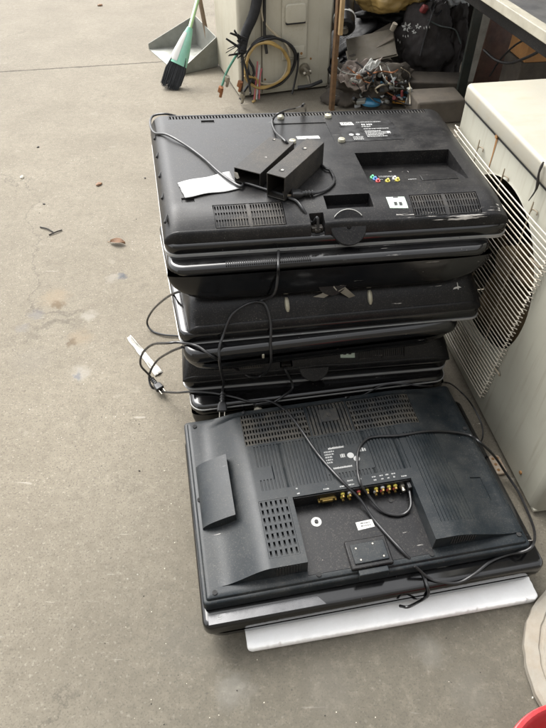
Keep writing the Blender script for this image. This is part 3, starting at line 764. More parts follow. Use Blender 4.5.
s_ = MB(); s_.tube([(.403, .447, .085), (.403, .447, .0865)], .006, 10); s_.build('screw', 'vent', sG)
v = MB(); bars(v, *BL, 6, hGb, .009, .60, 7, .0065, 3); v.build('vent', 'grey', sG, smooth=0)
# slots in the two block fronts
for x0, x1, n_ in ((.175, .235, 9), (.60, .665, 10)):
    v = MB(); p_ = (x1 - x0) / n_
    for i in range(n_):
        zt = hGb(x0 + p_ * i, .05); v.box((x0 + p_ * i, .0325, Z0 + .010), (x0 + p_ * i + p_ * .5, .0338, Z0 + .010 + (zt - Z0 - .014)))
    v.build('front_vent', 'dark', sG, smooth=0)
bf = MB(); bf.box((.2495, .0225, Z0 + .0002), (.5565, .2045, Z0 + .0010)); bf.build('bay_floor', 'matte_plain', sG)  # dimmer reflections in the bay put into a darker plastic colour
# sockets along the ledge
wall = MB(); wall.box((.251, .2045, Z0 + .003), (.555, .2068, Z0 + .041)); wall.build('socket_panel', 'matte_plain', sG)
s_ = MB(); s_.box((.318, .198, Z0 + .012), (.357, .2046, Z0 + .026)); s_.box((.324, .1945, Z0 + .0145), (.351, .199, Z0 + .0235)); s_.build('video_socket', 'brass', sG, bevel=.001)
for x in (.316, .359):
    s_ = MB(); s_.cyl((x, .205, Z0 + .019), (0, -1, 0), .003, .003, .010, 8); s_.build('socket_screw', 'brass', sG)
for (x, z, mt) in ((.378, .028, 'py'), (.378, .013, 'py'), (.396, .028, 'pw'), (.396, .013, 'py'), (.420, .026, 'pr'), (.442, .026, 'py'), (.466, .027, 'py'), (.466, .012, 'pw'), (.483, .027, 'pw'), (.483, .012, 'pr'), (.500, .027, 'py'), (.500, .012, 'pr'), (.517, .027, 'py'), (.517, .012, 'pr')):
    s_ = MB(); s_.cyl((x, .2047, Z0 + z), (0, -1, 0),   .0052, .0050, .004, 12); o = s_.build('audio_socket', mt, sG)
    q = MB(); q.cyl((x, .2007, Z0 + z), (0, -1, 0), .0034, .0034, .008, 10); q.build('socket_pin', 'brass', tvG).parent = sG
s_ = MB(); s_.cyl((.536, .2047, Z0 + .02), (0, -1, 0), .008, .008, .006, 6); s_.cyl((.536, .199, Z0 + .02), (0, -1, 0), .0052, .0052, .012, 12); s_.build('aerial_socket', 'tin', sG)
s_ = MB(); s_.box((.546, .186, Z0 + .008), (.556, .206, Z0 + .034)); s_.build('connector', 'cord', sG, bevel=.002)
tx = MB(); rng = random.Random(9)
for (x0, x1, y) in ((.262, .270, .228), (.262, .270, .213), (.33, .345, .213), (.372, .39, .213), (.395, .41, .226), (.395, .41, .214), (.43, .436, .226), (.46, .472, .226), (.462, .47, .216), (.48, .49, .226), (.482, .488, .216), (.496, .506, .226), (.498, .504, .216), (.512, .522, .226), (.514, .52, .216), (.535, .548, .214)):
    textrows(tx, x0, x1, y, .0042, hGb, .0006, rng)
textrows(tx, .372, .43, .331, .0065, hGb, .0006, rng, .03, .05); textrows(tx, .438, .452, .332, .007, hGb, .0006, rng, .02, .03)
for k in range(5): textrows(tx, .358, .385 - .003 * k, .322 - .0085 * k, .005, hGb, .0006, rng)
textrows(tx, .37, .44, .268, .0055, hGb, .0006, rng, .03, .05); textrows(tx, .398, .41, .30, .012, hGb, .0006, rng); textrows(tx, .452, .474, .31, .012, hGb, .0006, rng, .01, .02)
textrows(tx, .45, .476, .328, .003, hGb, .0006, rng, .03, .04); textrows(tx, .45, .476, .29, .003, hGb, .0006, rng, .03, .04)
for cx, cy, r_ in ((.425, .303, .009), (.438, .29, .0085)):
    tx.add([(cx + r_ * math.cos(q), cy + r_ * math.sin(q), hGb(cx, cy) + .0006) for q in [2 * math.pi * k / 18 for k in range(18)]], [tuple(range(18))])
tx.build('printed_text', 'print', sG, smooth=0)
flatz = lambda x, y: Z0 + .0011
lb = MB(); lb.cyl((.299, .154, Z0 + .001), (0, 0, 1), .013, .013, .0008, 24); lb.build('sticker', 'label', sG)
lb = MB(); lb.cyl((.299, .154, Z0 + .0018), (0, 0, 1), .005, .005, .004, 6); lb.build('screw', 'vent', sG)
lb = MB(); patch(lb, [(.395, .112), (.438, .115), (.437, .136), (.394, .134)], flatz, .0006); lb.build('barcode_label', 'label', sG)
tx = MB(); textrows(tx, .405, .43, .12, .004, flatz, .0009, rng); textrows(tx, .405, .43, .127, .004, flatz, .0009, rng); tx.build('printed_mark', 'ink', sG, smooth=0)
bk = MB(); bk.box((.350, .012, Z0 + .001), (.452, .085, Z0 + .012)); bk.build('stand_bracket', 'matte_plain', sG, bevel=.003)
bk = MB(); bk.box((.36, .022, Z0 + .0122), (.444, .073, Z0 + .016)); bk.build('stand_cover', 'grey', sG, bevel=.002)
bk = MB(); bk.box((.365, -.003, .020), (.437, .012, Z0 + .006)); bk.build('hinge_lug', 'grey', sG, bevel=.002)
for x, y in ((.372, .06), (.415, .065), (.432, .03), (.376, .03)):
    q = MB(); q.cyl((x, y, Z0 + .016), (0, 0, 1), .0022, .0022, .0012, 8); q.build('screw', 'tin', sG)
for x, y in ((.273, .02), (.03, .022), (.55, .02), (.778, .03), (.020, .27), (.778, .36), (.03, .51)):
    q = MB(); q.cyl((x, y, hG(x, y) - .002), (0, 0, 1), .006, .006, .005, 12); q.build('screw', 'dark', sG)
q = MB(); q.cyl((.50, .178, Z0), (0, 0, 1), .006, .006, .003, 12); q.build('screw', 'vent', sG)

# ------------------------------------------------------------------ things on the top television
def on1(x, y, dz=0):
    k = (1 - x / W1) * y / D1
    return tv1.matrix_world @ Vector((x - WX1 * k, y + WY1 * k, h1b(x, y) + dz))
bpy.context.view_layer.update()
pp = MB(); n = 14; c4 = [Vector((.056, .198)), Vector((.199, .242)), Vector((.214, .152)), Vector((.070, .120))]
vs = []
rg = random.Random(5)
for j in range(n + 1):
    for i in range(n + 1):
        u, v_ = i / n, j / n
        q = c4[0] * (1 - u) * (1 - v_) + c4[1] * u * (1 - v_) + c4[2] * u * v_ + c4[3] * (1 - u) * v_
        e_ = .002 * math.sin(9 * u + 4 * v_) if j in (0, n) else 0
        if i in (0, n): q = q + Vector((rg.uniform(-.001, .001), 0))
        vs.append(on1(q.x, q.y + e_, .002 + .0015 * math.sin(5 * u + 3 * v_) ** 2 + .003 * ss(.7, 1, v_) * (1 - u)))
pp.add(vs, [(j * (n + 1) + i, j * (n + 1) + i + 1, (j + 1) * (n + 1) + i + 1, (j + 1) * (n + 1) + i) for j in range(n) for i in range(n)])
o = pp.build('paper_sheet', 'paper'); s_ = o.modifiers.new('thick', 'SOLIDIFY'); s_.thickness = .0006
tag(o, 'torn white sheet of paper lying on the topmost television', 'paper')

def square_tube(label, pts2, hw, hh, th, holes):
    """open ended rectangular box section lying on the top cover; pts2 = open end, far end (local xy)"""
    a, b = on1(*pts2[0]), on1(*pts2[1]); a.z = b.z = max(a.z, b.z) + .001
    d = (b - a); L = d.length; rz = math.atan2(d.y, d.x) - math.pi / 2
    t = thing('square_tube', a, rz, label, 'square tube', 'black square tubes on the topmost television'); t.scale = (KS,) * 3; L = L / KS
    mb = MB()
    def ring(w, h_, z0, y): return [Vector((-w, y, z0)), Vector((w, y, z0)), Vector((w, y, z0 + h_)), Vector((-w, y, z0 + h_))]
    rings = [ring(hw - th, hh - 2 * th, th, L - th * 2), ring(hw - th, hh - 2 * th, th, 0), ring(hw, hh, 0, 0), ring(hw, hh, 0, L)]
    mb.loft(rings, True, True); mb.build('tube_body', 'tube', t, bevel=.0012, smooth=40)
    for (x, y, r_) in holes:
        q = MB(); q.cyl((x, y, hh - .0005), (0, 0, 1), r_, r_, .0012, 16); q.build('bolt_hole', 'dark', t)
        q = MB(); q.cyl((x + .002, y + .001, hh + .0006), (0, 0, 1), r_ * .55, r_ * .55, .0008, 10); q.build('bolt', 'tin', t)
    return t
tA = square_tube('left one of two black square tubes, lying wide and flat with a bent flap', ((.238, .172), (.358, .335)), .040, .042, .003, [(-.02, .19, .004)])
q = MB(); q.quad((-.039, -.002, .030), (-.022, -.012, .036), (-.018, -.010, .020), (-.03, -.004, .012), (-.039, -.001, .016)); o = q.build('bent_flap', 'tin', tA)
tB = square_tube('right one of two black square tubes, standing taller with bolt holes on top', ((.300, .098), (.438, .275)), .027, .066, .003, [(0, .03, .007), (-.004, .165, .007)])

# ------------------------------------------------------------------ air conditioner unit with wire guard
A0 = Vector((.716, .914, 0)); da = math.atan2(.988, -.152)
# local frame: x along the face from near to far, y = outwards from the face (towards the stack), z up
ac = thing('air_conditioner', A0, da, 'cream outdoor air conditioner unit with a rusty round fan opening beside the stack', 'air conditioner')
S0, S1, HA, DP = -.045, .915, .793, .34
FC, FZ, FR = .540, .435, .258
mb = MB()
# face with a round hole: ring of verts from circle out to rectangle
N = 64; ring_c, ring_r = [], []
for k in range(N):
    a = 2 * math.pi * k / N; ca, sa = math.cos(a), math.sin(a)
    ring_c.append(Vector((FC + FR * ca, 0, FZ + FR * sa)))
    tx_ = min(((S1 - FC) / ca if ca > 1e-6 else (S0 + .03 - FC) / ca if ca < -1e-6 else 9), ((HA - FZ) / sa if sa > 1e-6 else (.02 - FZ) / sa if sa < -1e-6 else 9))
    ring_r.append(Vector((FC + tx_ * ca, 0, FZ + tx_ * sa)))
for cx, cz in ((S1, HA), (S0 + .03, HA), (S0 + .03, .02), (S1, .02)):
    k = min(range(N), key=lambda i: (ring_r[i] - Vector((cx, 0, cz))).length); ring_r[k] = Vector((cx, 0, cz))
inner = [p + Vector((0, -.03, 0)) + (Vector((FC, 0, FZ)) - Vector((p.x, 0, p.z))) * .03 for p in ring_c]
lip = [p + Vector((0, .004, 0)) + (Vector((p.x, 0, p.z)) - Vector((FC, 0, FZ))) * .0 for p in ring_c]
lip2 = [Vector((FC, 0, FZ)) + (p - Vector((FC, 0, FZ))) * 1.025 for p in ring_c]
mb.loft([inner, lip, lip2, ring_r], False, False)
mb.build('front_panel', 'acside', ac, smooth=50)
# cabinet: wrap with rounded near corner
prof = [Vector((S1, 0, 0)), Vector((S1, -DP, 0)), Vector((S0, -DP, 0))] + [Vector((S0 + .03 - .03 * math.sin(R(90 * k / 6)) if False else S0 + .03 * (1 - math.sin(R(15 * k))), -.03 + .03 * (1 - math.cos(R(15 * k))) * 0 - .03 * 0 - (.0 if k == 6 else 0) - .0 + (-.0) + (.03 * (1 - math.cos(R(15 * k))) if False else 0), 0)) for k in range(0)]
prof += [Vector((S0 + .03 - .03 * math.cos(R(15 * k)), -.03 + .03 * math.sin(R(15 * k)), 0)) for k in range(7)]
wr = MB(); vs = [p + Vector((0, 0, z)) for z in (.02, HA) for p in prof]; n = len(prof)
wr.add(vs, [(i, i + 1, n + i + 1, n + i) for i in range(n - 1)]); wr.build('casing', 'acside', ac, smooth=50)
bt = MB(); bt.box((S0 + .004, -DP + .003, .012), (S1 - .004, -.004, .0199)); 
bt.build('base_plate', 'acside', ac)
bt = MB()
for x in (.08, .76): bt.box((x, -DP + .02, 0), (x + .05, -.012, .0119))
bt.build('foot_rail', 'dark', ac)
# lid with turned down lip
ld = MB(); rbox(ld, S1 - S0 + .016, DP + .016, .018, HA - .028, HA + .022, .010, S0 - .008, -DP - .008); ld.build('lid', 'actop', ac, smooth=40)
# dark interior, fan and motor
it = MB(); it.box((S0 + .04, -DP + .02, .03), (S1 - .02, -DP + .03, HA - .035)); it.build('coil', 'dark', ac)
fan = MB()
for k in range(3):
    a0 = R(100 + 120 * k); n_ = 8; vs = []
    for i in range(n_ + 1):
        for j in range(4):
            r_ = .05 + (FR - .06) * j / 3; a = a0 + R(85) * (i / n_) * (1 - .1 * j); vs.append((FC + r_ * math.cos(a), -.12 + .07 * (i / n_) , FZ + r_ * math.sin(a)))
    fan.add(vs, [(i * 4 + j, i * 4 + j + 1, (i + 1) * 4 + j + 1, (i + 1) * 4 + j) for i in range(n_) for j in range(3)])
o = fan.build('fan_blades', 'tan', ac); s_ = o.modifiers.new('thick', 'SOLIDIFY'); s_.thickness = .003
hb = MB(); hb.cyl((FC, -.15, FZ), (0, 1, 0), .055, .05, .10, 24); hb.build('fan_hub', 'tan', ac)
q = MB(); q.box((S0 + .03, .0005, HA - .0335), (S1, .0018, HA - .0285)); q.build('lid_seam', 'dark', ac)
for x, z in ((.06, .06), (.86, .06)):
    q = MB(); q.cyl((x, -.001, z), (0, 1, 0), .006, .005, .005, 10); q.build('screw', 'rust', ac)
# rust streak and bolt under the lid
q = MB(); q.quad((.673, .0008, .758), (.685, .0008, .758), (.6825, .0008, .71), (.683, .0008, .63), (.677, .0008, .70)); q.build('rust_streak', 'rust', ac, smooth=0)
q = MB(); q.cyl((.679, -.001, .763), (0, 1, 0), .007, .006, .007, 6); q.build('screw', 'rust', ac)
# wire guard, sprung off the face and hanging on its hooks
gd = MB(); G0, G1, GZ0, GZ1, GY = .285, .90, .080, .69, .016
nw = 42
for k in range(nw):
    z = GZ0 + (GZ1 - GZ0) * k / (nw - 1); r_ = .0017; g0 = G0 + .055 * (1 - k / (nw - 1)) + .002 * math.sin(k * 2.1)
    gd.tube(catmull([(g0 - .010, .003, z), (g0 - .004, .006, z), (g0, GY - .003, z), (g0 + .008, GY, z), (G0 + .28, GY + .006 + .001 * math.sin(k * 1.7), z + .0006 * math.sin(k * 3.)), (G1 - .008, GY, z), (G1, GY - .006, z), (G1, .005, z)], 3), r_, 5)
gd.build('wire_guard', 'wire', ac, smooth=60)
gd = MB()
for x in (.41, .58, .75): 
    gd.tube(catmull([(x - .018, .004, GZ1 + .004), (x - .016, .004, GZ1 + .012), (x, .008, GZ1 + .010), (x, GY - .005, GZ1 + .004), (x, GY - .0035, GZ1 - .02), (x, GY - .0035, GZ0)], 5), .0017, 6)
for z in (.22, .60):
    gd.tube(catmull([(G0 + .06, GY - .004, z), (G0 + .02, .008, z), (G0 + .015, .003, z - .010)], 5), .0024, 6)
gd.build('guard_strut', 'strut', ac, smooth=60)
# frayed brown strip at lid edge
bpy.context.view_layer.update()
q = MB(); e0 = ac.matrix_world @ Vector((.425, .012, HA + .01)); pts = [e0 + Vector((.0, 0, .016)), e0 + Vector((-.004, -.004, -.01)), e0 + Vector((.002, -.006, -.05)), e0 + Vector((-.006, -.004, -.085))]
q.tube(catmull(pts, 4), [.002, .003, .0035, .003, .0025, .003, .0035, .004, .003, .002, .002, .0015, .001], 6)
tag(q.build('rag_strip', 'twig'), 'frayed dark strip of cloth hanging over the edge of the ivory lid', 'rag')

# ------------------------------------------------------------------ second unit behind, with handle and valves
cA = at(240, 99, 0); cB = at(217.5, 65, 0); dv = (cB - cA); ca = math.atan2(dv.y, dv.x) - math.pi / 2
cab = thing('air_conditioner', cA, ca, 'old cream air conditioner casing with a moulded handle and copper valve behind the stack', 'air conditioner')
CW, CD, CH = .585, dv.length, .80
mb = MB(); rbox(mb, CW, CD, .02, .012, CH, .008); mb.build('casing', 'cream', cab, smooth=40)
mb = MB(); mb.box((.14, -.004, .02), (.143, .001, CH - .01)); mb.build('panel_seam', 'board', cab)
mb = MB(); mb.box((.145, -.003, .03), (CW - .015, .002, CH - .01)); mb.build('side_panel', 'cream', cab, bevel=.002)
hd = MB(); rbox(hd, .155, .34, .012, 0, .014, .005); hd.build('handle_panel', 'cream', cab, loc=(.262, -.003, .20), rot=(R(90), 0, 0))
hd = MB(); rbox(hd, .125, .10, .02, 0, .020, .006); hd.build('handle', 'cream', cab, loc=(.277, -.016, .40), rot=(R(90), 0, 0))
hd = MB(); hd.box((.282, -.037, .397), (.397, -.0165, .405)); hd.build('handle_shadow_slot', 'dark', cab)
hd = MB(); rbox(hd, .09, .06, .008, 0, .006, .003); hd.build('latch', 'cream', cab, loc=(.312, -.017, .215), rot=(R(90), 0, 0))
q = MB(); q.cyl((.382, -.018, .232), (0, -1, 0), .008, .008, .006, 12); q.build('screw', 'rust', cab)
vl = MB(); vl.cyl((.41, .0, .135), (0, -1, 0), .035, .032, .02, 20); vl.cyl((.41, -.02, .135), (0, -1, 0), .014, .014, .06, 12); vl.cyl((.385, -.06, .125), (1, 0, .2), .012, .012, .05, 10); vl.cyl((.41, -.06, .13), (.2, -.4, -1), .011, .008, .06, 10)
vl.build('valve', 'tin', cab)
for x, z in ((.43, .02), (.16, .10), (.45, .19)):
    q = MB(); q.cyl((x, -.003, z), (0, -1, 0), .006, .006, .004, 8); q.build('screw', 'rust', cab)
bpy.context.view_layer.update()
def cl(x, y, z): return cab.matrix_world @ Vector((x, y, z))
# coil of cable
def coil(name, mat, label, cx, cz, rx, rz_, r, turns, ph, seedv, tail, dep):
    rg = random.Random(seedv); pts = []
    n_ = 26 * turns
    for i in range(n_ + 1):
        a = R(ph) + 2 * math.pi * i / 26; w = 1 + .05 * math.sin(i * .7 + seedv) + rg.uniform(-.015, .015)
        pts.append(cl(cx + rx * w * math.cos(a), dep - .012 * (i / 26) + .006 * math.sin(i), cz + rz_ * w * math.sin(a)))
    pts += [cl(*q) for q in tail]
    return tag(MB().tube(catmull(pts, 3), r, 7).build(name, mat), label, 'cable')
coil('cable_coil', 'ycable', 'amber yellow cable coiled against the old cream casing', .155, .195, .135, .125, .0075, 2, 200, 1, [(.10, -.05, .12), (.075, -.06, -.0), (.06, -.08, -.08 + .09)], -.045)
coil('cable_coil', 'cord', 'black cable coiled behind the amber one on the cream casing', .185, .205, .15, .14, .0085, 2, 160, 4, [(.08, -.05, .16), (.0, -.07, .06), (-.02, -.08, .03)], -.025)
coil('cable_coil', 'beige_cable', 'dull beige cable looped at the top of the hanging coil', .17, .215, .135, .13, .0070, 1, 60, 9, [(.14, -.04, .44), (.13, -.03, .60), (.12, -.03, .72)], -.03)
tag(MB().tube(catmull([cl(.16, -.03, .78), cl(.15, -.04, .50), cl(.15, -.04, .35), cl(.16, -.045, .26)], 6), .009, 8).build('electric_cable', 'cord'), 'straight black cable running down the cream casing into the coil', 'cable')
tag(MB().tube(catmull([cl(.36, -.03, .24), cl(.355, -.04, .16), cl(.34, -.04, .08), cl(.32, -.05, .012)], 6), .006, 8).build('electric_cable', 'cord'), 'short black cable hanging below the handle panel to the floor', 'cable')
tag(MB().tube(catmull([cl(.33, -.12, .075), cl(.40, -.14, .085), cl(.48, -.13, .10)], 6), .011, 8).build('electric_cable', 'cord'), 'thick black cable end in front of the valve', 'cable')
# foam sleeved pipe with splayed end
q = MB(); pts = catmull([cl(.13, -.04, .80), cl(.10, -.05, .52), cl(.03, -.06, .38), cl(.0, -.075, .29)], 6)
q.tube(pts, [.031 - .006 * (i / (len(pts) - 1)) for i in range(len(pts))], 12)
pipe = thing('insulated_pipe', cl(.0, -.075, .29), 0, 'black foam sleeved pipe with torn tape leaning on the cream casing', 'pipe')
q.build('foam_sleeve', 'foamsleeve', pipe).matrix_parent_inverse = Matrix.Translation(-pipe.location)
rg = random.Random(2); q = MB()
for k in range(16):
    a = pts[-1] + Vector((rg.uniform(-.02, .03), -.01, rg.uniform(-.01, .07))); b = a + Vector((rg.uniform(-.09, -.01), rg.uniform(-.05, .0), rg.uniform(-.06, .07))); w = Vector((rg.uniform(.004, .012), 0, rg.uniform(.008, .016)))
    q.add([a, b, b + w * .6, a + w], [(0, 1, 2, 3)])
o = q.build('torn_tape', 'foamsleeve', pipe, smooth=0); o.matrix_parent_inverse = Matrix.Translation(-pipe.location); o.modifiers.new('thick', 'SOLIDIFY').thickness = .003
q = MB(); end = cl(-.02, -.09, .055)
for k, dx in enumerate((0, .055)):
    q.tube(catmull([pts[-1], cl(-.0 + dx * .5, -.09, .17), cl(-.015 + dx, -.10, .08), cl(-.02 + dx, -.12, .02 + .05 * k)], 5), .0065, 8)
o = q.build('copper_pipe', 'cord', pipe); o.matrix_parent_inverse = Matrix.Translation(-pipe.location)
q = MB(); q.tube(catmull([pts[-1] + Vector((-.02, 0, .0)), cl(-.09, -.08, .2), cl(-.13, -.10, .13)], 5), .007, 7); o = q.build('green_wire', 'greenwire', pipe); o.matrix_parent_inverse = Matrix.Translation(-pipe.location)
for k, (x, y, z) in enumerate(((-.145, -.105, .10), (-.02, -.125, .06), (-.03, -.11, .12), (-.10, -.09, .15))):
    q = MB(); c_ = cl(x, y, z); q.cyl(c_, (.3, -.2, .9), .016, .016, .03, 6); q.cyl(c_ + Vector((.0, -.0, -.03)), (.3, -.2, 1), .009, .009, .05, 10)
    o = q.build('flare_nut', 'tin' if k % 2 else 'copper', pipe); o.matrix_parent_inverse = Matrix.Translation(-pipe.location)
for k in range(3):
    tag(MB().tube(catmull([cl(.105 + .012 * k, -.04, .22 - .02 * k), cl(.09 + .012 * k, -.05, .12), cl(.07 + .016 * k, -.07, .015)], 5), .0045, 6).build('thin_wire', ('pinkwire', 'whitebag', 'pinkwire')[k]),
        ('pink wire hanging lowest at the left of the coil', 'white wire between two pink ones under the coil', 'pink wire hanging to the right of the white one under the coil')[k], 'wire')

# ------------------------------------------------------------------ dustpan and broom
dp = at(184, 76, 0)
L_ = at(151, 51, 0); Rr = at(218, 66, 0)
pan = thing('dustpan', (0, 0, 0), 0, 'grey galvanised dustpan with a wooden handle standing beside the old casing', 'dustpan')
q = MB()
f0 = at(149, 49, .004); f1 = at(179, 75, .004); b1 = at(218, 66, .004); b0 = at(197, 44, .004)
q.quad(f0, f1, b1, b0)
up = Vector((0, 0, .19))
q.quad(f0, b0 + Vector((0, 0, .0)), b0 + up, f0 + Vector((0, 0, .035)))
q.quad(f1, b1, b1 + up * .95, f1 + Vector((0, 0, .02)))
q.quad(b0, b1, b1 + up * .95, b0 + up)
o = q.build('pan', 'galv', pan, smooth=0); o.modifiers.new('thick', 'SOLIDIFY').thickness = .003
mid = (b0 + b1) / 2
q = MB(); q.tube([mid + Vector((.02, .0, .03)), mid + Vector((-.02, .03, .30)), mid + Vector((-.10, .04, .90))], .015, 10); q.build('handle', 'stick', pan)

br = thing('broom', at(172, 84, 0), 0, 'green handled broom with a mint cover and black bristles leaning into the dustpan', 'broom')
bl = Vector(br.location)
base = at(170, 89, .0) + Vector((0, 0, .005)); head = at(182, 52, .19); neck = at(191, 32, .27)
topp = neck + (neck - head).normalized() * .02
axis = (head - base).normalized(); side = axis.cross(Vector((0, -1, .6))).normalized(); nrm = axis.cross(side)
inv = Matrix.Translation(-bl)
q = MB(); rg = random.Random(8)
for i in range(520):
    u = rg.uniform(-1, 1); w = rg.uniform(-1, 1)
    a = head - axis * .02 + side * u * .038 + nrm * w * .02
    ln = rg.uniform(.82, 1.05)
    b = base + side * u * .056 + nrm * w * .028 + (head - base) * (1 - ln) * 1.0 + Vector((rg.uniform(-.006, .006), rg.uniform(-.006, .006), 0))
    b.z = max(b.z, .003)
    m_ = (a + b) / 2 + side * u * .012
    q.tube([a, m_, b], [.0022, .0022, .0012], 4, False)
SPAN = [(95 + 17 * i) * (1 if nrm.y < 0 else -1) if (side.x > 0) else (85 - 17 * i) * (1 if nrm.y < 0 else -1) for i in range(6)]
q.build('bristles', 'bristle', br).matrix_parent_inverse = inv
q = MB(); rings = []
for k, (t_, hw, hd_) in enumerate(((-.045, .058, .034), (.02, .052, .032), (.10, .036, .028), (.15, .024, .022), (.175, .017, .017))):
    c_ = head + axis * (t_ - .03); rings.append([c_ + side * hw * math.cos(2 * math.pi * i / 20) + nrm * hd_ * math.sin(2 * math.pi * i / 20) for i in range(20)])
q.loft(rings); q.build('broom_head', 'mint', br).matrix_parent_inverse = inv
q = MB(); pn = []
for t_, hw, hd_ in ((-.03, .0572, .034), (.02, .0525, .0325), (.10, .0365, .0285), (.14, .027, .024)):
    c_ = head + axis * (t_ - .03); pn.append([c_ + side * hw * 1.02 * math.cos(R(a)) + nrm * hd_ * 1.03 * math.sin(R(a)) for a in SPAN])
q.add([p for r_ in pn for p in r_], [(i * 6 + j, i * 6 + j + 1, i * 6 + j + 7, i * 6 + j + 6) for i in range(3) for j in range(5)])
q.build('worn_patch', 'label', br).matrix_parent_inverse = inv
c_ = head + axis * .13
far_ = at(214, -60, .62)
q = MB(); q.tube([c_, c_ + (far_ - c_) * .5, far_, far_ + (far_ - c_) * .6], .0125, 12); q.build('handle', 'handle_green', br).matrix_parent_inverse = inv

# ------------------------------------------------------------------ junk under the bench
def blob(name, mat, label, cat, c, sx, sy, sz, seed, rough=.25, freq=2.2, rot=0, n=28, flat=True):
    from mathutils import noise as mn
    mb = MB(); bm = bmesh.new(); bmesh.ops.create_icosphere(bm, subdivisions=5, radius=1)
    for v_ in bm.verts:
        p = v_.co.copy(); k = 1 + rough * (mn.noise(p * freq + Vector((seed, 0, 0))) + .5 * abs(mn.noise(p * freq * 2.7 + Vector((0, seed, 0)))) - .25 * abs(mn.noise(p * freq * 6 + Vector((0, 0, seed)))))
        v_.co = Vector((p.x * sx * k, p.y * sy * k, p.z * sz * k))
        if flat: v_.co.z = max(v_.co.z, -sz * .75)
    me = bpy.data.meshes.new(name); bm.to_mesh(me); bm.free(); me.materials.append(MAT[mat]); me.shade_smooth()
    o = bpy.data.objects.new(name, me); COL.objects.link(o); o.location = c; o.rotation_euler = (0, 0, rot)
    return tag(o, label, cat)
# wooden edging between the casing and the pile
q = MB(); a = at(330, 112, 0); q.box((-.012, -.012, .0), (.012, .02, .85)); o = q.build('wooden_plank', 'wood', loc=(a.x + .012, a.y + .03, 0), rot=(0, 0, ca)); tag(o, 'narrow brown wooden plank standing upright against the cream casing', 'plank')
q = MB(); q.box((-.010, -.012, .0), (.010, .01, .5)); o = q.build('wooden_plank', 'woodpale', loc=(a.x + .026, a.y + .0, .42), rot=(0, 0, ca)); tag(o, 'pale yellow wooden plank fixed along the upper brown plank', 'plank')
# black moulded casing leaning on the heap
def panel(name, mat, label, cat, c, ex, ey, t=.012, bevel=.004, r=None):
    """flat slab spanned by the edge vectors ex, ey from corner c"""
    c, ex, ey = Vector(c), Vector(ex), Vector(ey); nn = ex.cross(ey).normalized() * t
    q = MB(); q.add([c, c + ex, c + ex + ey, c + ey, c - nn, c + ex - nn, c + ex + ey - nn, c + ey - nn], [(0, 1, 2, 3), (7, 6, 5, 4), (0, 4, 5, 1), (1, 5, 6, 2), (2, 6, 7, 3), (3, 7, 4, 0)])
    o = q.build(name, mat, bevel=bevel); return tag(o, label, cat)
a, b, c_ = aty(335, 77, 3.82), aty(395, 33, 3.98), aty(339, 36, 4.15)
jt = thing('plastic_casing', a, 0, 'black plastic television casing with a speaker grille leaning on the junk heap', 'casing')
ex, ey = b - a, c_ - a; nn = ex.cross(ey).normalized()
M = Matrix((ex.normalized(), (nn.cross(ex)).normalized(), nn)).transposed().to_4x4()
WJ, DJ = ex.length, ey.length
q = MB(); rbox(q, WJ, DJ, .04, -.03, .012, .012); o = q.build('casing_shell', 'dull', jt); o.matrix_local = M
q = MB(); rbox(q, WJ * .9, DJ * .62, .05, .010, .035, .012, WJ * .05, DJ * .30); o = q.build('back_bulge', 'dull', jt); o.matrix_local = M
q = MB()
for i in range(16):
    for j in range(5):
        if ((i - 7.5) / 8) ** 2 + ((j - 2) / 2.6) ** 2 < 1: q.cyl((WJ * .18 + i * .012, DJ * .45 + j * .018, .034), (0, 0, 1), .003, .003, .002, 6)
o = q.build('speaker_grille', 'dark', jt); o.matrix_local = M
q = MB(); q.box((WJ * .03, DJ * .06, .011), (WJ * .97, DJ * .10, .022)); q.box((WJ * .03, DJ * .17, .011), (WJ * .97, DJ * .20, .022)); o = q.build('ridge', 'dull', jt); o.matrix_local = M
def quadboard(mat, label, p0, p1, p2, t):
    panel('flat_board', mat, label, 'board', p0, p1 - p0, p2 - p1, t)
quadboard('board', 'grey brown flat board with a pale edge under the black casing', aty(349, 65, 3.72), aty(397, 54, 3.75), aty(393, 28, 3.93), .006)
quadboard('boardedge', 'thin pale board showing as an edge below the grey brown board', aty(349, 66.5, 3.725), aty(398, 55.5, 3.755), aty(394, 40, 3.87), .006)
quadboard('block', 'mottled brown board tucked between casing and grey board', aty(352, 62, 3.76), aty(394, 38, 3.84), aty(391, 22, 4.0), .02)
# black motor with pale band
mo = aty(344, 14, 3.92); mt_ = thing('motor', mo, 0, 'black cylindrical motor with a pale strap on top of the junk heap', 'motor')
q = MB(); q.tube([(0, -.10, -.05), (0, -.09, -.045), (0, .10, .05)], [.05, .062, .062], 20); q.build('motor_body', 'matte_plain', mt_)
q = MB(); q.tube([(.0, -.035, -.02), (.0, -.020, -.013)], .0645, 20); q.build('strap', 'label', mt_)
q = MB(); q.tube([(0, -.12, -.058), (0, -.10, -.049)], .02, 12); q.build('shaft', 'tin', mt_)
blob('plastic_bag', 'yellowbag', 'yellow plastic bag on top of the junk heap', 'bag', aty(388, -9, 4.1), .22, .15, .12, 3.3, .3, 2)
blob('plastic_bag', 'dull', 'black plastic bag under the yellow bag', 'bag', aty(402, 12, 4.18), .24, .12, .07, 6.1, .35, 2.5)
blob('plastic_bag', 'whitebag', 'crinkled white plastic bag above the dark printed bag', 'bag', aty(446, 3, 4.12), .11, .09, .085, 8.7, .5, 3)
bag = blob('printed_bag', 'bagprint', 'dark brown cloth bag with white flower print', 'bag', aty(426, 43, 4.0), .185, .14, .225, 12.4, .34, 1.5)
blob('plastic_bag', 'bagprint', 'small dark bag sagging at the right end of the printed bag', 'bag', aty(450, 44, 4.05), .10, .12, .23, 22.4, .3, 2.4)
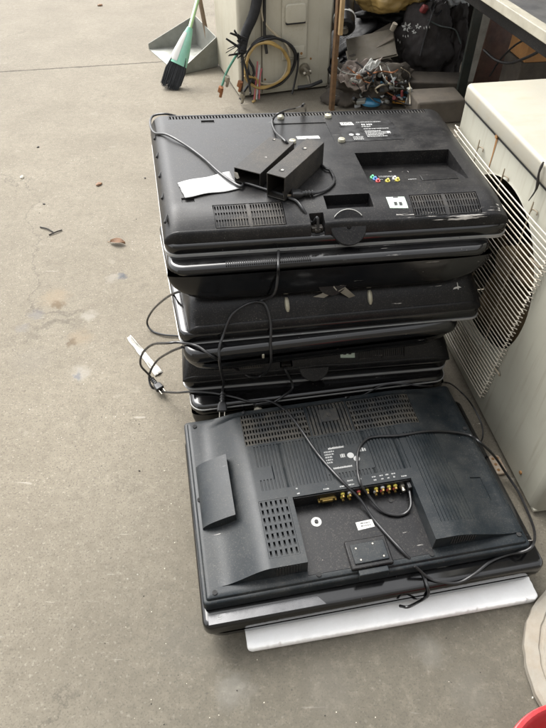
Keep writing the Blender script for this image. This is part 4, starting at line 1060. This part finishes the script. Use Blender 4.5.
blob('debris_mound', 'carton', 'low mound of mixed small junk under the crumpled sheet', 'debris', aty(370, 90, 3.72), .23, .14, .15, 41., .5, 3)
# crumpled sheet
def crumple(name, mat, label, cat, pts, seed, amp, n=26, nf=9, th=.002):
    from mathutils import noise as mn
    a, b, c, d = [Vector(p) for p in pts]; vs = []
    for j in range(n + 1):
        for i in range(n + 1):
            u, v_ = i / n, j / n; p = a * (1 - u) * (1 - v_) + b * u * (1 - v_) + c * u * v_ + d * (1 - u) * v_
            q = Vector((u * nf * .5 + seed, v_ * nf * .5, seed)); k = abs(mn.noise(q)) * 1.4 + .5 * abs(mn.noise(q * 2.1)) - .35
            vs.append(p + Vector((.4 * mn.noise(q + Vector((5, 5, 5))), -.5 * k, k)) * amp)
    q = MB(); q.add(vs, [(j * (n + 1) + i, j * (n + 1) + i + 1, (j + 1) * (n + 1) + i + 1, (j + 1) * (n + 1) + i) for j in range(n) for i in range(n)])
    o = q.build(name, mat, smooth=50); o.modifiers.new('thick', 'SOLIDIFY').thickness = th
    return tag(o, label, cat)
crumple('crumpled_sheet', 'cloth', 'crumpled pinkish grey sheet lying in the middle of the junk heap', 'sheet', (aty(334, 80, 3.60), aty(366, 93, 3.52), aty(382, 62, 3.62), aty(346, 64, 3.70)), 2., .045)
crumple('crumpled_sheet', 'label', 'folded pale sheet on top of the pinkish grey one', 'sheet', (aty(350, 82, 3.52), aty(360, 84, 3.5), aty(381, 62, 3.58), aty(370, 60, 3.6)), 6., .03)
# cement block and dark carton behind it
p = aty(440, 96, 3.45)
q = MB(); q.box((-.15, -.09, 0), (.13, .11, .13)); o = q.build('cement_block', 'block', loc=(p.x, 3.47, 0), rot=(0, 0, R(8)), bevel=.012)
tag(o, 'rough brown cement block standing in front of the dark bag', 'block')
p = aty(424, 84, 3.8)
q = MB(); q.box((-.17, -.08, 0), (.22, .10, .12)); o = q.build('carton', 'carton', loc=(p.x, 3.76, 0), rot=(0, 0, R(-4)), bevel=.008)
tag(o, 'dirty dark carton between the dark bag and the cement block', 'carton')
# white tray with copper bits
ty = thing('plastic_tray', at(345, 97, .014), R(10), 'round edged pale plastic tray with copper parts at the foot of the heap', 'tray')
q = MB(); rings = [rrect(.17 + k, .14 + k, .05, 6, -.085 - k / 2, -.07 - k / 2, z) for k, z in ((0, 0), (.02, .04), (.012, .04), (-.008, .008))]; q.loft(rings); q.build('tray', 'galv', ty)
q = MB(); rings = [rrect(.23, .20, .08, 6, -.115, -.10, z) for z in (-.012, -.004)]; q.loft(rings); q.build('base_ring', 'matte', ty)
for x in (-.05, .02):
    q = MB(); q.cyl((x, 0, .02), (.2, .1, 1), .011, .010, .05, 10); q.build('copper_stud', 'copper', ty)
# small scraps
q = MB(); rings = [[Vector((r_ * math.cos(2 * math.pi * i / 24), r_ * .8 * math.sin(2 * math.pi * i / 24), z)) for i in range(24)] for r_, z in ((.055, 0), (.06, .015), (.05, .028), (.02, .032))]; q.loft(rings)
o = q.build('plastic_lid', 'blue', loc=at(371, 104, .04)); tag(o, 'blue plastic lid at the foot of the heap', 'dish')  # low domed lid of blue plastic
q = MB(); q.box((-.045, -.012, 0), (.045, .014, .018)); o = q.build('plastic_piece', 'orange', loc=at(397, 103, .03), rot=(0, 0, R(-14)), bevel=.004); MAT['orangep'] = plain('orange plastic', (.5, .24, .03), .5); o.data.materials[0] = MAT['orangep']; tag(o, 'small orange plastic piece in front of the dark carton', 'plastic piece')
q = MB(); q.box((-.03, -.01, 0), (.03, .012, .05)); o = q.build('paper_scrap', 'label', loc=at(410, 106, .02), rot=(R(15), 0, R(-8)), bevel=.003); tag(o, 'white paper scrap leaning on the cement block', 'paper scrap')
q = MB(); q.cyl((0, 0, 0), (.3, -.2, .9), .015, .015, .04, 14); o = q.build('bottle_cap', 'boardedge', loc=aty(392, 30, 3.84)); tag(o, 'white round cap sticking out between bags and boards', 'cap')
bpy.context.view_layer.update()
def onto(u, v, off=.01):
    d = ray(u, v).normalized(); ok, loc, nor, i_, ob, m_ = S.ray_cast(bpy.context.evaluated_depsgraph_get(), Vector((0, 0, CAMH)), d)
    return loc - d * off
rg = random.Random(21); scr = [('galv', 'dull grey metal scrap among the small junk'), ('copper', 'copper coloured scrap among the small junk'), ('whitebag', 'white plastic scrap among the small junk'), ('darkblue', 'small blue scrap among the small junk'), ('matte_plain', 'black plastic scrap among the small junk'), ('darkred', 'small red scrap among the small junk'), ('board', 'brown board scrap among the small junk')]
for k in range(44):
    mt2, lb2 = scr[k % 7 if k < 28 else (0, 2, 4, 6)[k % 4]]
    if k >= 28 and mt2 == 'whitebag': pass
    u, v_ = rg.uniform(352, 410), rg.uniform(74, 106)
    p = onto(u, v_)
    q = MB(); a_, b_, c2 = rg.uniform(.010, .030), rg.uniform(.006, .017), rg.uniform(.004, .012)
    if k % 3 == 0: q.tube(catmull([(-a_, 0, 0), (0, b_, c2), (a_, 0, .01), (a_ * 1.6, -b_, .015)], 4), rg.uniform(.003, .007), 6)
    elif k % 3 == 1: q.box((-a_, -b_, -c2), (a_, b_, c2))
    else: q.cyl((0, 0, 0), (rg.uniform(-1, 1), rg.uniform(-1, 1), .6), b_, b_ * .8, a_ * 1.4, 10)
    o = q.build('junk_scrap', mt2, loc=p, rot=(rg.uniform(-.5, .5), rg.uniform(-.5, .5), rg.uniform(0, 3)), bevel=.0015 if k % 3 == 1 else 0); tag(o, lb2, 'scrap', 'small scraps at the foot of the junk heap')
rg = random.Random(77)
for k in range(12):
    u, v_ = rg.uniform(346, 402), rg.uniform(66, 100); pts = []
    du, dv = rg.uniform(-1, 1), rg.uniform(-.6, .6)
    for i in range(rg.randint(4, 7)):
        pts.append(onto(min(410, max(338, u)), min(105, max(52, v_)), rg.uniform(.006, .05))); du += rg.uniform(-.9, .9); dv += rg.uniform(-.7, .7); u += du * 7; v_ += dv * 6
    tag(MB().tube(catmull(pts, 6), rg.uniform(.0022, .005), 6).build('scrap_wire', ('cord', 'galv', 'cord', 'beige_cable', 'copper', 'cord')[k % 6]), ('tangled black wire in the junk heap', 'tangled grey wire in the junk heap', 'tangled black wire in the junk heap', 'tangled beige wire in the junk heap', 'tangled copper wire in the junk heap', 'tangled black wire in the junk heap')[k % 6], 'wire', 'tangled wires in the junk heap')
tag(MB().tube(catmull([onto(380, 62, .03), onto(387, 66, .04), onto(394, 84, .04), onto(390, 90, .03), onto(384, 78, .04), onto(380, 66, .03)], 6), .004, 6).build('wire_hook', 'galv'), 'bent grey wire hook hanging in the junk heap', 'wire')
tag(MB().tube(catmull([onto(436, 1, .03), onto(432, 14, .03), onto(424, 40, .012), onto(420, 56, .012)], 6), .005, 6).build('thin_cable', 'cord'), 'thin black cable hanging in front of the printed bag', 'cable')
tag(MB().tube(catmull([onto(428, 20, .02), onto(440, 26, .02), onto(455, 30, .012), onto(461, 44, .012)], 6), .0045, 6).build('thin_cable', 'greycable'), 'thin grey green cable looping over the right of the printed bag', 'cable')
tag(MB().tube(catmull([onto(434, 1, .03), onto(431, 10, .02), onto(438, 15, .02), onto(446, 2, .02)], 6), .005, 6).build('thin_cable', 'cord'), 'thin black cable looped over the white plastic bag', 'cable')
q = MB(); q.box((-.02, -.014, -.022), (.02, .014, .022)); o = q.build('red_packet', 'darkred', loc=onto(424, 9, .03), rot=(.4, .3, .5), bevel=.008); tag(o, 'red plastic packet beside the white plastic bag', 'packet')

# bench
e1, e0 = at(546, 31, .76), at(492, -4, .76)
bd = (e0 - e1).normalized(); bpd = Vector((bd.y, -bd.x, 0))
bench = thing('workbench', e1 - bd * .5, math.atan2(bd.y, bd.x), 'workbench with a pale edge and dark apron beyond the outdoor unit', 'workbench')
q = MB(); q.box((0, -.75, -.024), (2.2, -.036, -.002)); q.build('bench_top', 'benchtop', bench)
q = MB(); q.box((0, -.035, -.034), (2.2, .012, .004)); q.build('edge_strip', 'benchedge', bench, bevel=.003)
q = MB(); q.box((0, -.04, -.088), (2.2, -.014, -.0345)); q.build('apron', 'matte_plain', bench, bevel=.002)
q = MB()
for xx in (.02, 2.12): q.box((xx, -.74, -.758), (xx + .05, -.69, -.0245))
q.build('leg', 'steelgreen', bench)
la = at(458, 104, 0)
q = MB(); q.box((-.03, -.008, 0), (.03, .008, 1.1)); q.box((.014, .008, 0), (.03, .06, 1.1)); o = q.build('steel_post', 'steelgreen', loc=(la.x + .0, la.y, 0), rot=(0, 0, R(20)), bevel=.002); tag(o, 'dark green angle iron post beside the printed bag', 'post')
panel('wooden_board', 'redbrown', 'red brown wooden board leaning upright behind the green post', 'board', aty(470, 97, 3.72), Vector((.16, .03, 0)), Vector((.10, .16, .95)), .02)
panel('stained_board', 'whitewall', 'stained whitewashed board standing under the workbench', 'board', Vector((1.22, 4.0, 0)), Vector((.85, .10, 0)), Vector((.0, .12, 1.0)), .03)
p = aty(524, 63, 3.3)
q = MB(); q.box((0, 0, 0), (.26, .2, .13)); o = q.build('carton', 'orange', loc=p, rot=(0, 0, R(8)), bevel=.004); tag(o, 'orange brown carton under the workbench', 'carton')
q = MB(); q.box((-.01, .0, 0), (.5, .2, p.z - .001)); o = q.build('crate', 'carton', loc=(p.x, p.y, 0), rot=(0, 0, R(8)), bevel=.004); tag(o, 'low dark crate carrying the orange carton', 'crate')
tag(MB().tube(catmull([aty(484, 50, 3.5), aty(496, 60, 3.35), aty(510, 63, 3.2), aty(530, 56, 3.0), aty(548, 46, 2.8)], 6), .007, 7).build('thin_cable', 'cord'), 'black cable sagging in front of the stained board', 'cable')
tag(MB().tube(catmull([aty(528, 38, 3.1), aty(514, 46, 3.25), aty(500, 60, 3.4), aty(490, 76, 3.5)], 6), .005, 7).build('thin_cable', 'cord'), 'black cable dropping slantwise from the bench apron', 'cable')
# back wall of the shed behind the junk
q = MB(); q.box((.25, 5.2, 0), (4.5, 5.3, 2.6)); o = q.build('wall', 'whitewall'); tag(o, 'dim stained wall closing the shed behind the heap', 'wall')
blob('heap_filler', 'bagprint', 'dark sacks heaped at the back of the shed', 'sack', Vector((.95, 4.72, .25)), .70, .25, .42, 31., .3, 2.)

# ------------------------------------------------------------------ ground items
c_ = Vector((.822, .452, 0))
disc = thing('round_slab', c_, 0, 'round off-white cement slab with grooved rings at the right edge', 'slab')
q = MB(); n = 72; rings = []
for r_, z in ((.228, 0), (.237, .008), (.237, .024), (.230, .031), (.208, .033), (.204, .029), (.200, .029), (.196, .033), (.16, .034), (.157, .031), (.154, .034), (.05, .034)):
    rings.append([Vector((r_ * math.cos(2 * math.pi * i / n) * (1 + .006 * math.sin(3 * i) * math.sin(i * .7)), r_ * math.sin(2 * math.pi * i / n) * (1 + .006 * math.sin(3 * i) * math.sin(i * .7)), z)) for i in range(n)])
q.loft(rings); q.build('slab_body', 'slab', disc, smooth=30)
rp = at(524, 714, .16); 
bas = thing('plastic_basin', (.592, .196, 0), 0, 'red plastic basin at the bottom right corner', 'basin')
q = MB(); rings = []
for r_, z in ((.11, 0), (.118, .004), (.150, .14), (.158, .148), (.164, .146), (.165, .136), (.160, .134), (.162, .150), (.155, .156), (.148, .150), (.112, .008), (.05, .006)):
    rings.append([Vector((r_ * math.cos(2 * math.pi * i / 60), r_ * math.sin(2 * math.pi * i / 60), z)) for i in range(60)])
q.loft(rings); q.build('basin_body', 'red', bas, smooth=50)
# socket plate by the outdoor unit
sp_ = at(497, 466, .0); sk = thing('socket_plate', sp_, R(100), 'small beige plate with rusty holes on the ground beside the outdoor unit', 'plate')
q = MB(); rbox(q, .068, .034, .010, 0, .010, .003, -.034, -.017); q.build('plate', 'socket', sk)
q = MB()
for i in range(3):
    for j in range(2): q.cyl((-.02 + .02 * i, -.007 + .014 * j, .0098), (0, 0, 1), .0045, .0045, .001, 10)
q.build('hole', 'rust', sk)
# leaf, twigs, wrapper, bits
lf = at(118, 244, 0); q = MB(); vs = []
for i in range(9):
    t_ = i / 8; w = .018 * math.sin(math.pi * min(1, t_ * .9 + .08)); 
    for s_ in (-1, 0, 1): vs.append((-.035 + .07 * t_, w * s_, .004 + .010 * abs(s_) + .006 * math.sin(3 * t_)))
q.add(vs, [(i * 3 + j, i * 3 + j + 1, (i + 1) * 3 + j + 1, (i + 1) * 3 + j) for i in range(8) for j in range(2)])
q.tube([(-.035, 0, .004), (-.05, .004, .003)], .0012, 5)
o = q.build('dry_leaf', 'leaf', loc=lf, rot=(0, 0, R(-12))); tag(o, 'curled orange brown leaf on the concrete', 'leaf')
for k, (pa, pb, lab) in enumerate((((40, 227), (53, 232), 'thin dark twig, the left one of a crossed pair on the concrete'), ((49, 235), (62, 230), 'thin dark twig, the right one of a crossed pair on the concrete'))):
    a, b = at(*pa, .004), at(*pb, .004); m_ = (a + b) / 2 + Vector((.004, .003, .002)); tag(MB().tube(catmull([a, m_, b], 4), .003, 6).build('twig', 'twig'), lab, 'twig')
crumple('plastic_wrapper', 'film', 'crumpled strip of pale plastic film on the concrete beside the stack', 'wrapper', (at(155, 376, .004), at(163, 372, .004), at(131, 335, .004), at(127, 338, .004)), 3., .012, 16, 8, .0006)
for k, (u, v_, r_, mt2, lab) in enumerate([(100, 5, .02, 'leaf', 'tiny dry leaf scrap near the top left'), (99, 184, .016, 'leaf', 'small flat leaf scrap above the orange brown leaf'), (145, 178, .006, 'twig', 'dark pebble between the leaf scrap and the stack'), (44, 204, .006, 'twig', 'tiny dark pebble above the crossed twigs'), (38, 147, .007, 'twig', 'tiny dark pebble on the left concrete'), (22, 177, .012, 'bone', 'pale stone chip at the left')]):
    o = blob('pebble', mt2, lab, 'pebble', at(u, v_, r_ * .3), r_, r_ * .7, r_ * .4, k, .3, 2, rot=k)
o = blob('plastic_scrap', 'bone', 'ivory plastic scrap lying behind the grey television on the stack edge', 'scrap', (0, 0, 0), .012, .008, .007, 5., .3, 2.)
scrap = o

rg = random.Random(99)
for nm, mt2, cnt, lab in (('dark_grit', 'twig', 120, 'fine dark grit scattered over the concrete'), ('pale_grit', 'bone', 60, 'fine pale grit scattered over the concrete')):
    q = MB()
    for k in range(cnt):
        u, v_ = (rg.uniform(0, 546), rg.uniform(5, 728)) if k % 3 else (rg.gauss(190, 55), rg.uniform(300, 728))
        p = at(u, v_, 0); r_ = rg.uniform(.0007, .0019) * (1.8 if rg.random() < .1 else 1)
        a_ = rg.uniform(0, 3); ca_, sa_ = math.cos(a_) * r_, math.sin(a_) * r_
        q.add([p + Vector((ca_, sa_, r_ * .4)), p + Vector((-sa_, ca_, r_ * .4)), p + Vector((-ca_ * 1.3, -sa_ * 1.3, r_ * .4)), p + Vector((sa_, -ca_, r_ * .4)), p + Vector((0, 0, r_ * 1.1)), p + Vector((0, 0, -.0005))], [(0, 1, 4), (1, 2, 4), (2, 3, 4), (3, 0, 4), (1, 0, 5), (2, 1, 5), (3, 2, 5), (0, 3, 5)])
    tag(q.build(nm, mt2, smooth=0), lab, kind='stuff')
# ------------------------------------------------------------------ cords laid over the televisions
bpy.context.view_layer.update()
DG_ = bpy.context.evaluated_depsgraph_get()
def hit(u, v, off=.0045):
    d = ray(u, v).normalized(); ok, loc, nor, idx, ob, m_ = S.ray_cast(DG_, Vector((0, 0, CAMH)), d)
    if nor.dot(d) > 0: nor = -nor
    nn = (nor + Vector((0, 0, .4))).normalized()
    return loc + nn * off
def lay(pts, r=.0036):
    out = []
    for p in pts:
        if len(p) == 2: out.append(hit(*p, r + .001))
        elif p[2] == 'h': out.append(hit(p[0], p[1], p[3]))
        else: out.append(at(*p))
    return out
CR = random.Random(6)
scrap.location = hit(258, 408, .006)
def cord(label, pts, r=.0036, plug=None, cat='power cord', group=None, plug_at_end=True, up=(0, 0, 1), psize=1.15):
    P_ = lay(pts, r); P_ = [P_[0]] + [q_ + Vector((CR.gauss(0, .0012), CR.gauss(0, .0012), abs(CR.gauss(0, .0006)))) for q_ in P_[1:-1]] + [P_[-1]]; t = thing('power_cord', P_[0], 0, label, cat, group)
    q = MB(); cur = catmull(P_, 10); q.tube(cur, r, 8); o = q.build('cable', 'cord', t); o.matrix_parent_inverse = Matrix.Translation(-P_[0])
    if plug:
        d = (cur[-1] - cur[-3]).normalized() if plug is True else Vector(plug).normalized()
        o2 = cord_plug(t, cur[-1] + d * .026, d, up, psize); o2.matrix_parent_inverse = Matrix.Translation(-P_[0])
    return t
n1 = tv1.matrix_world @ Vector((.394, .014, .046))
def L1(x, y, dz=.005): return tuple(on1(x, y, dz))
class W_(tuple): pass
def lay2(pts, r=.0036):
    out = []
    for p in pts:
        if isinstance(p, Vector): out.append(p)
        else: out += lay([p], r)
    return out
_old = lay
def lay(pts, r=.0036): 
    out = []
    for p in pts: out += [p] if isinstance(p, Vector) else _old([p], r)
    return out
cord('black cord from the socket of the topmost television, looping over its back left corner',
     [n1, n1 + Vector((-.004, .01, .03)), (311, 222, 'h', .012), (304, 211), (296, 203), (288, 199), on1(.33, .10, .005), on1(.28, .14, .005), on1(.235, .172, .005), (239, 188), (222, 176), (204, 160), (186, 147), (168, 138, 'h', .008), atS(155, 133, .672), atS(150, 124, .67), atS(153, 116, .665), atS(165, 114, .67), atS(176, 116, .66)])
cord('black cord with a two pin plug lying beside the square tubes', [atS(306, 118, .54), atS(305, 105, .64), atS(301, 107, .679), (295, 110, 'h', .008), (283, 113), (273, 121), (275, 132), (284, 143), on1(.40, .33, .005), on1(.44, .30, .005), on1(.455, .235, .005), (331, 172), (334, 182), (328, 190), (319, 194), (312, 196, 'h', .008)], plug=(-1., -.12, .02), up=(0, 0, 1))
cord('black cord hanging from under the topmost television down to a plug above the grey one', [atS(279, 250, .575) + Vector((0, .1, 0)), (278, 262, 'h', .007), (277, 275, 'h', .008), (273, 290, 'h', .02), (262, 302, 'h', .01), (247, 306, 'h', .02), (232, 316, 'h', .012), (223, 334, 'h', .012), (220, 350, 'h', .012), (220, 364, 'h', .012), (224, 382, 'h', .01), (224, 391, 'h', .014), (223, 398, 'h', .018)], plug=(.0, -.9, -.43), up=(0, -.7, .7))
cord('black cord looped down from the third television onto the vents of the fifth', [(256, 302, 'h', .008), (265, 306, 'h', .014), (270, 322, 'h', .010), (271, 345, 'h', .012), (270, 362, 'h', .012), (263, 374, 'h', .007), (252, 376, 'h', .006), (236, 369, 'h', .007), (214, 357, 'h', .010), (198, 349, 'h', .010), (183, 344, 'h', .012), (168, 343, .38), (152, 345, .30), (142, 353, .2), (141, 365, .12), (148, 375, .05), (152, 379, .03)], plug=(.6, -.75, -.1))
cord('black cord making a short loop out of the left side of the stack', [atS(200, 286, .44), atS(176, 293, .41), at(163, 301, .30), at(152, 311, .12), at(147, 322, .03), at(152, 331, .006), at(164, 335, .006), at(180, 336, .006), at(196, 337, .01)])
cord('black cord curving across the ground and along the lowest bezels', [atS(182, 347, .34), at(170, 352, .30), at(157, 361, .14), at(149, 374, .04), at(151, 386, .006), at(160, 391, .006), at(176, 393, .10), (192, 393, 'h', .006), (214, 395, 'h', .006), (236, 399, 'h', .006), (250, 402, 'h', .008), (268, 401, 'h', .01), (285, 412), (300, 430), (312, 447), (325, 463), (344, 484), (360, 503, 'h', .02), (372, 519), (386, 536), (405, 556), (420, 572), (427, 586, 'h', .006), (427, 594, 'h', .006), (420, 603, 'h', .008), at(408, 607, .085), at(400, 606, .06)])
n5 = tv5.matrix_world @ Vector((.318, .012, .06))
cord('black cord running from the socket of the fifth television', [n5, n5 + Vector((-.001, -.02, .002)), (293, 388, 'h', .008), (284, 396, 'h', .008), (270, 402, 'h', .006), (255, 403, 'h', .012), (247, 410, 'h', .008), (243, 414, 'h', .006)])
nG = tvG.matrix_world @ Vector((.551, .188, Z0 + .02))
cord('black cord from the end socket of the grey television, circling off its right side', [nG, (410, 508, 'h', .012), (404, 515), (394, 517), (380, 512, 'h', .007), (368, 500, 'h', .02), (360, 484), (357, 466), (359, 450), (366, 441), (378, 438), (400, 436), (425, 433), (448, 433), (468, 436), at(481, 443, .172), (494, 456, .10), (506, 472, .04), (518, 492, .02), (528, 512, .02), (534, 530, .06), at(533, 543, .14), (524, 549, 'h', .008), (508, 556, 'h', .006), (490, 563, 'h', .006), (474, 574, 'h', .006), (458, 582, 'h', .006), (440, 583, 'h', .006), (428, 578, 'h', .006), (414, 566, 'h', .006)])
cord('thin black cord arching over the far right corner of the grey television', [(346, 400, 'h', .008), (362, 394, 'h', .01), (380, 386, 'h', .02), (400, 384, 'h', .02), (425, 383, 'h', .02), (446, 385, 'h', .012), (462, 393, .10), (474, 407, .06), (482, 424, .04), (483, 438, .05), (478, 446, .08)], r=.0026)

for pl_ in ([(313, 297), (321, 294), (334, 286), (337, 290), (324, 298)], [(338, 291), (345, 287), (355, 296), (349, 298)]):
    tp = MB(); top_ = [hit(*q_, .002) for q_ in pl_]; low_ = [hit(*q_, .0005) for q_ in pl_]; n_ = len(pl_)
    tp.loft([low_, top_]); o = tp.build('tape_strip', 'tape'); o.parent = tv2; o.matrix_parent_inverse = tv2.matrix_world.inverted()
# flower print on the dark bag: petals laid on its surface
prn = MB()
def petal(u, v_, du, dv, w):
    a = hit(u, v_, .003); b = hit(u + du, v_ + dv, .003); d = (b - a)
    s_ = d.cross(Vector((0, -1, .8))).normalized() * w
    m_ = (a + b) / 2
    prn.add([a, m_ + s_, b, m_ - s_], [(0, 1, 2, 3)])
for (u, v_, r_) in ((407, 27, 4.6), (418.5, 26.5, 2.6), (414.5, 32, 2.2)):
    for k in range(6 if r_ > 3 else 5): petal(u + r_ * .2 * math.cos(k * 1.047), v_ + r_ * .2 * math.sin(k * 1.047), r_ * math.cos(k * 1.047 + .3), r_ * math.sin(k * 1.047 + .3), .009 * r_ / 4.6)
for (u, v_) in ((403, 36), (405.5, 36.5), (408, 36), (424, 28), (426.5, 27.5), (429, 27), (398, 40), (400, 42)):
    petal(u, v_ - 1.5, .4, 3.2, .004)
o = prn.build('flower_print', 'label', smooth=0); o.parent = bag; o.matrix_parent_inverse = bag.matrix_world.inverted()

# ------------------------------------------------------------------ added unseen roof and wall, sky, sun
rf = MB(); rf.box((.45, 2.9, 2.3), (5, 5.6, 2.36))
o = rf.build('shade_roof', 'wallgrey', smooth=0); tag(o, 'unseen shed roof added to shade the junk heap and the workbench', kind='structure')  # out of view, added for shade and darker reflections
wl = MB(); wl.box((-3.2, -1.75, 0), (5, -1.55, 3.1)); tag(wl.build('shade_wall', 'wallgrey', smooth=0), 'rendered wall added out of view behind the camera to darken the bezels', kind='structure')  # unseen blocker, added to darken bezel fronts and the near ground

Wd = bpy.data.worlds.new('World'); S.world = Wd; Wd.use_nodes = True; wt = Wd.node_tree
sky = wt.nodes.new('ShaderNodeTexSky'); sky.sky_type = 'NISHITA'; sky.sun_disc = False
SUN_EL, SUN_AZ = R(52), R(-35)         # from the left and ahead of the camera
sky.sun_elevation = SUN_EL; sky.sun_rotation = SUN_AZ; sky.dust_density = 4; sky.air_density = 1.2
hs = wt.nodes.new('ShaderNodeHueSaturation'); hs.inputs['Saturation'].default_value = .08
wt.links.new(sky.outputs[0], hs.inputs['Color']); wt.links.new(hs.outputs[0], wt.nodes['Background'].inputs['Color'])
wt.nodes['Background'].inputs['Strength'].default_value = .15
sl = bpy.data.lights.new('sun', 'SUN'); sl.energy = 1.0; sl.angle = R(40); sl.color = (1, .96, .9)
so = bpy.data.objects.new('sun', sl); COL.objects.link(so)
dirv = Vector((math.sin(SUN_AZ) * math.cos(SUN_EL), math.cos(SUN_AZ) * math.cos(SUN_EL), math.sin(SUN_EL)))
so.rotation_euler = dirv.to_track_quat('Z', 'Y').to_euler(); so.location = dirv * 20
vs_ = S.view_settings; vs_.view_transform = 'Standard'; vs_.look = 'None'; vs_.gamma = 1; vs_.use_curve_mapping = False
vs_.exposure = 1.85
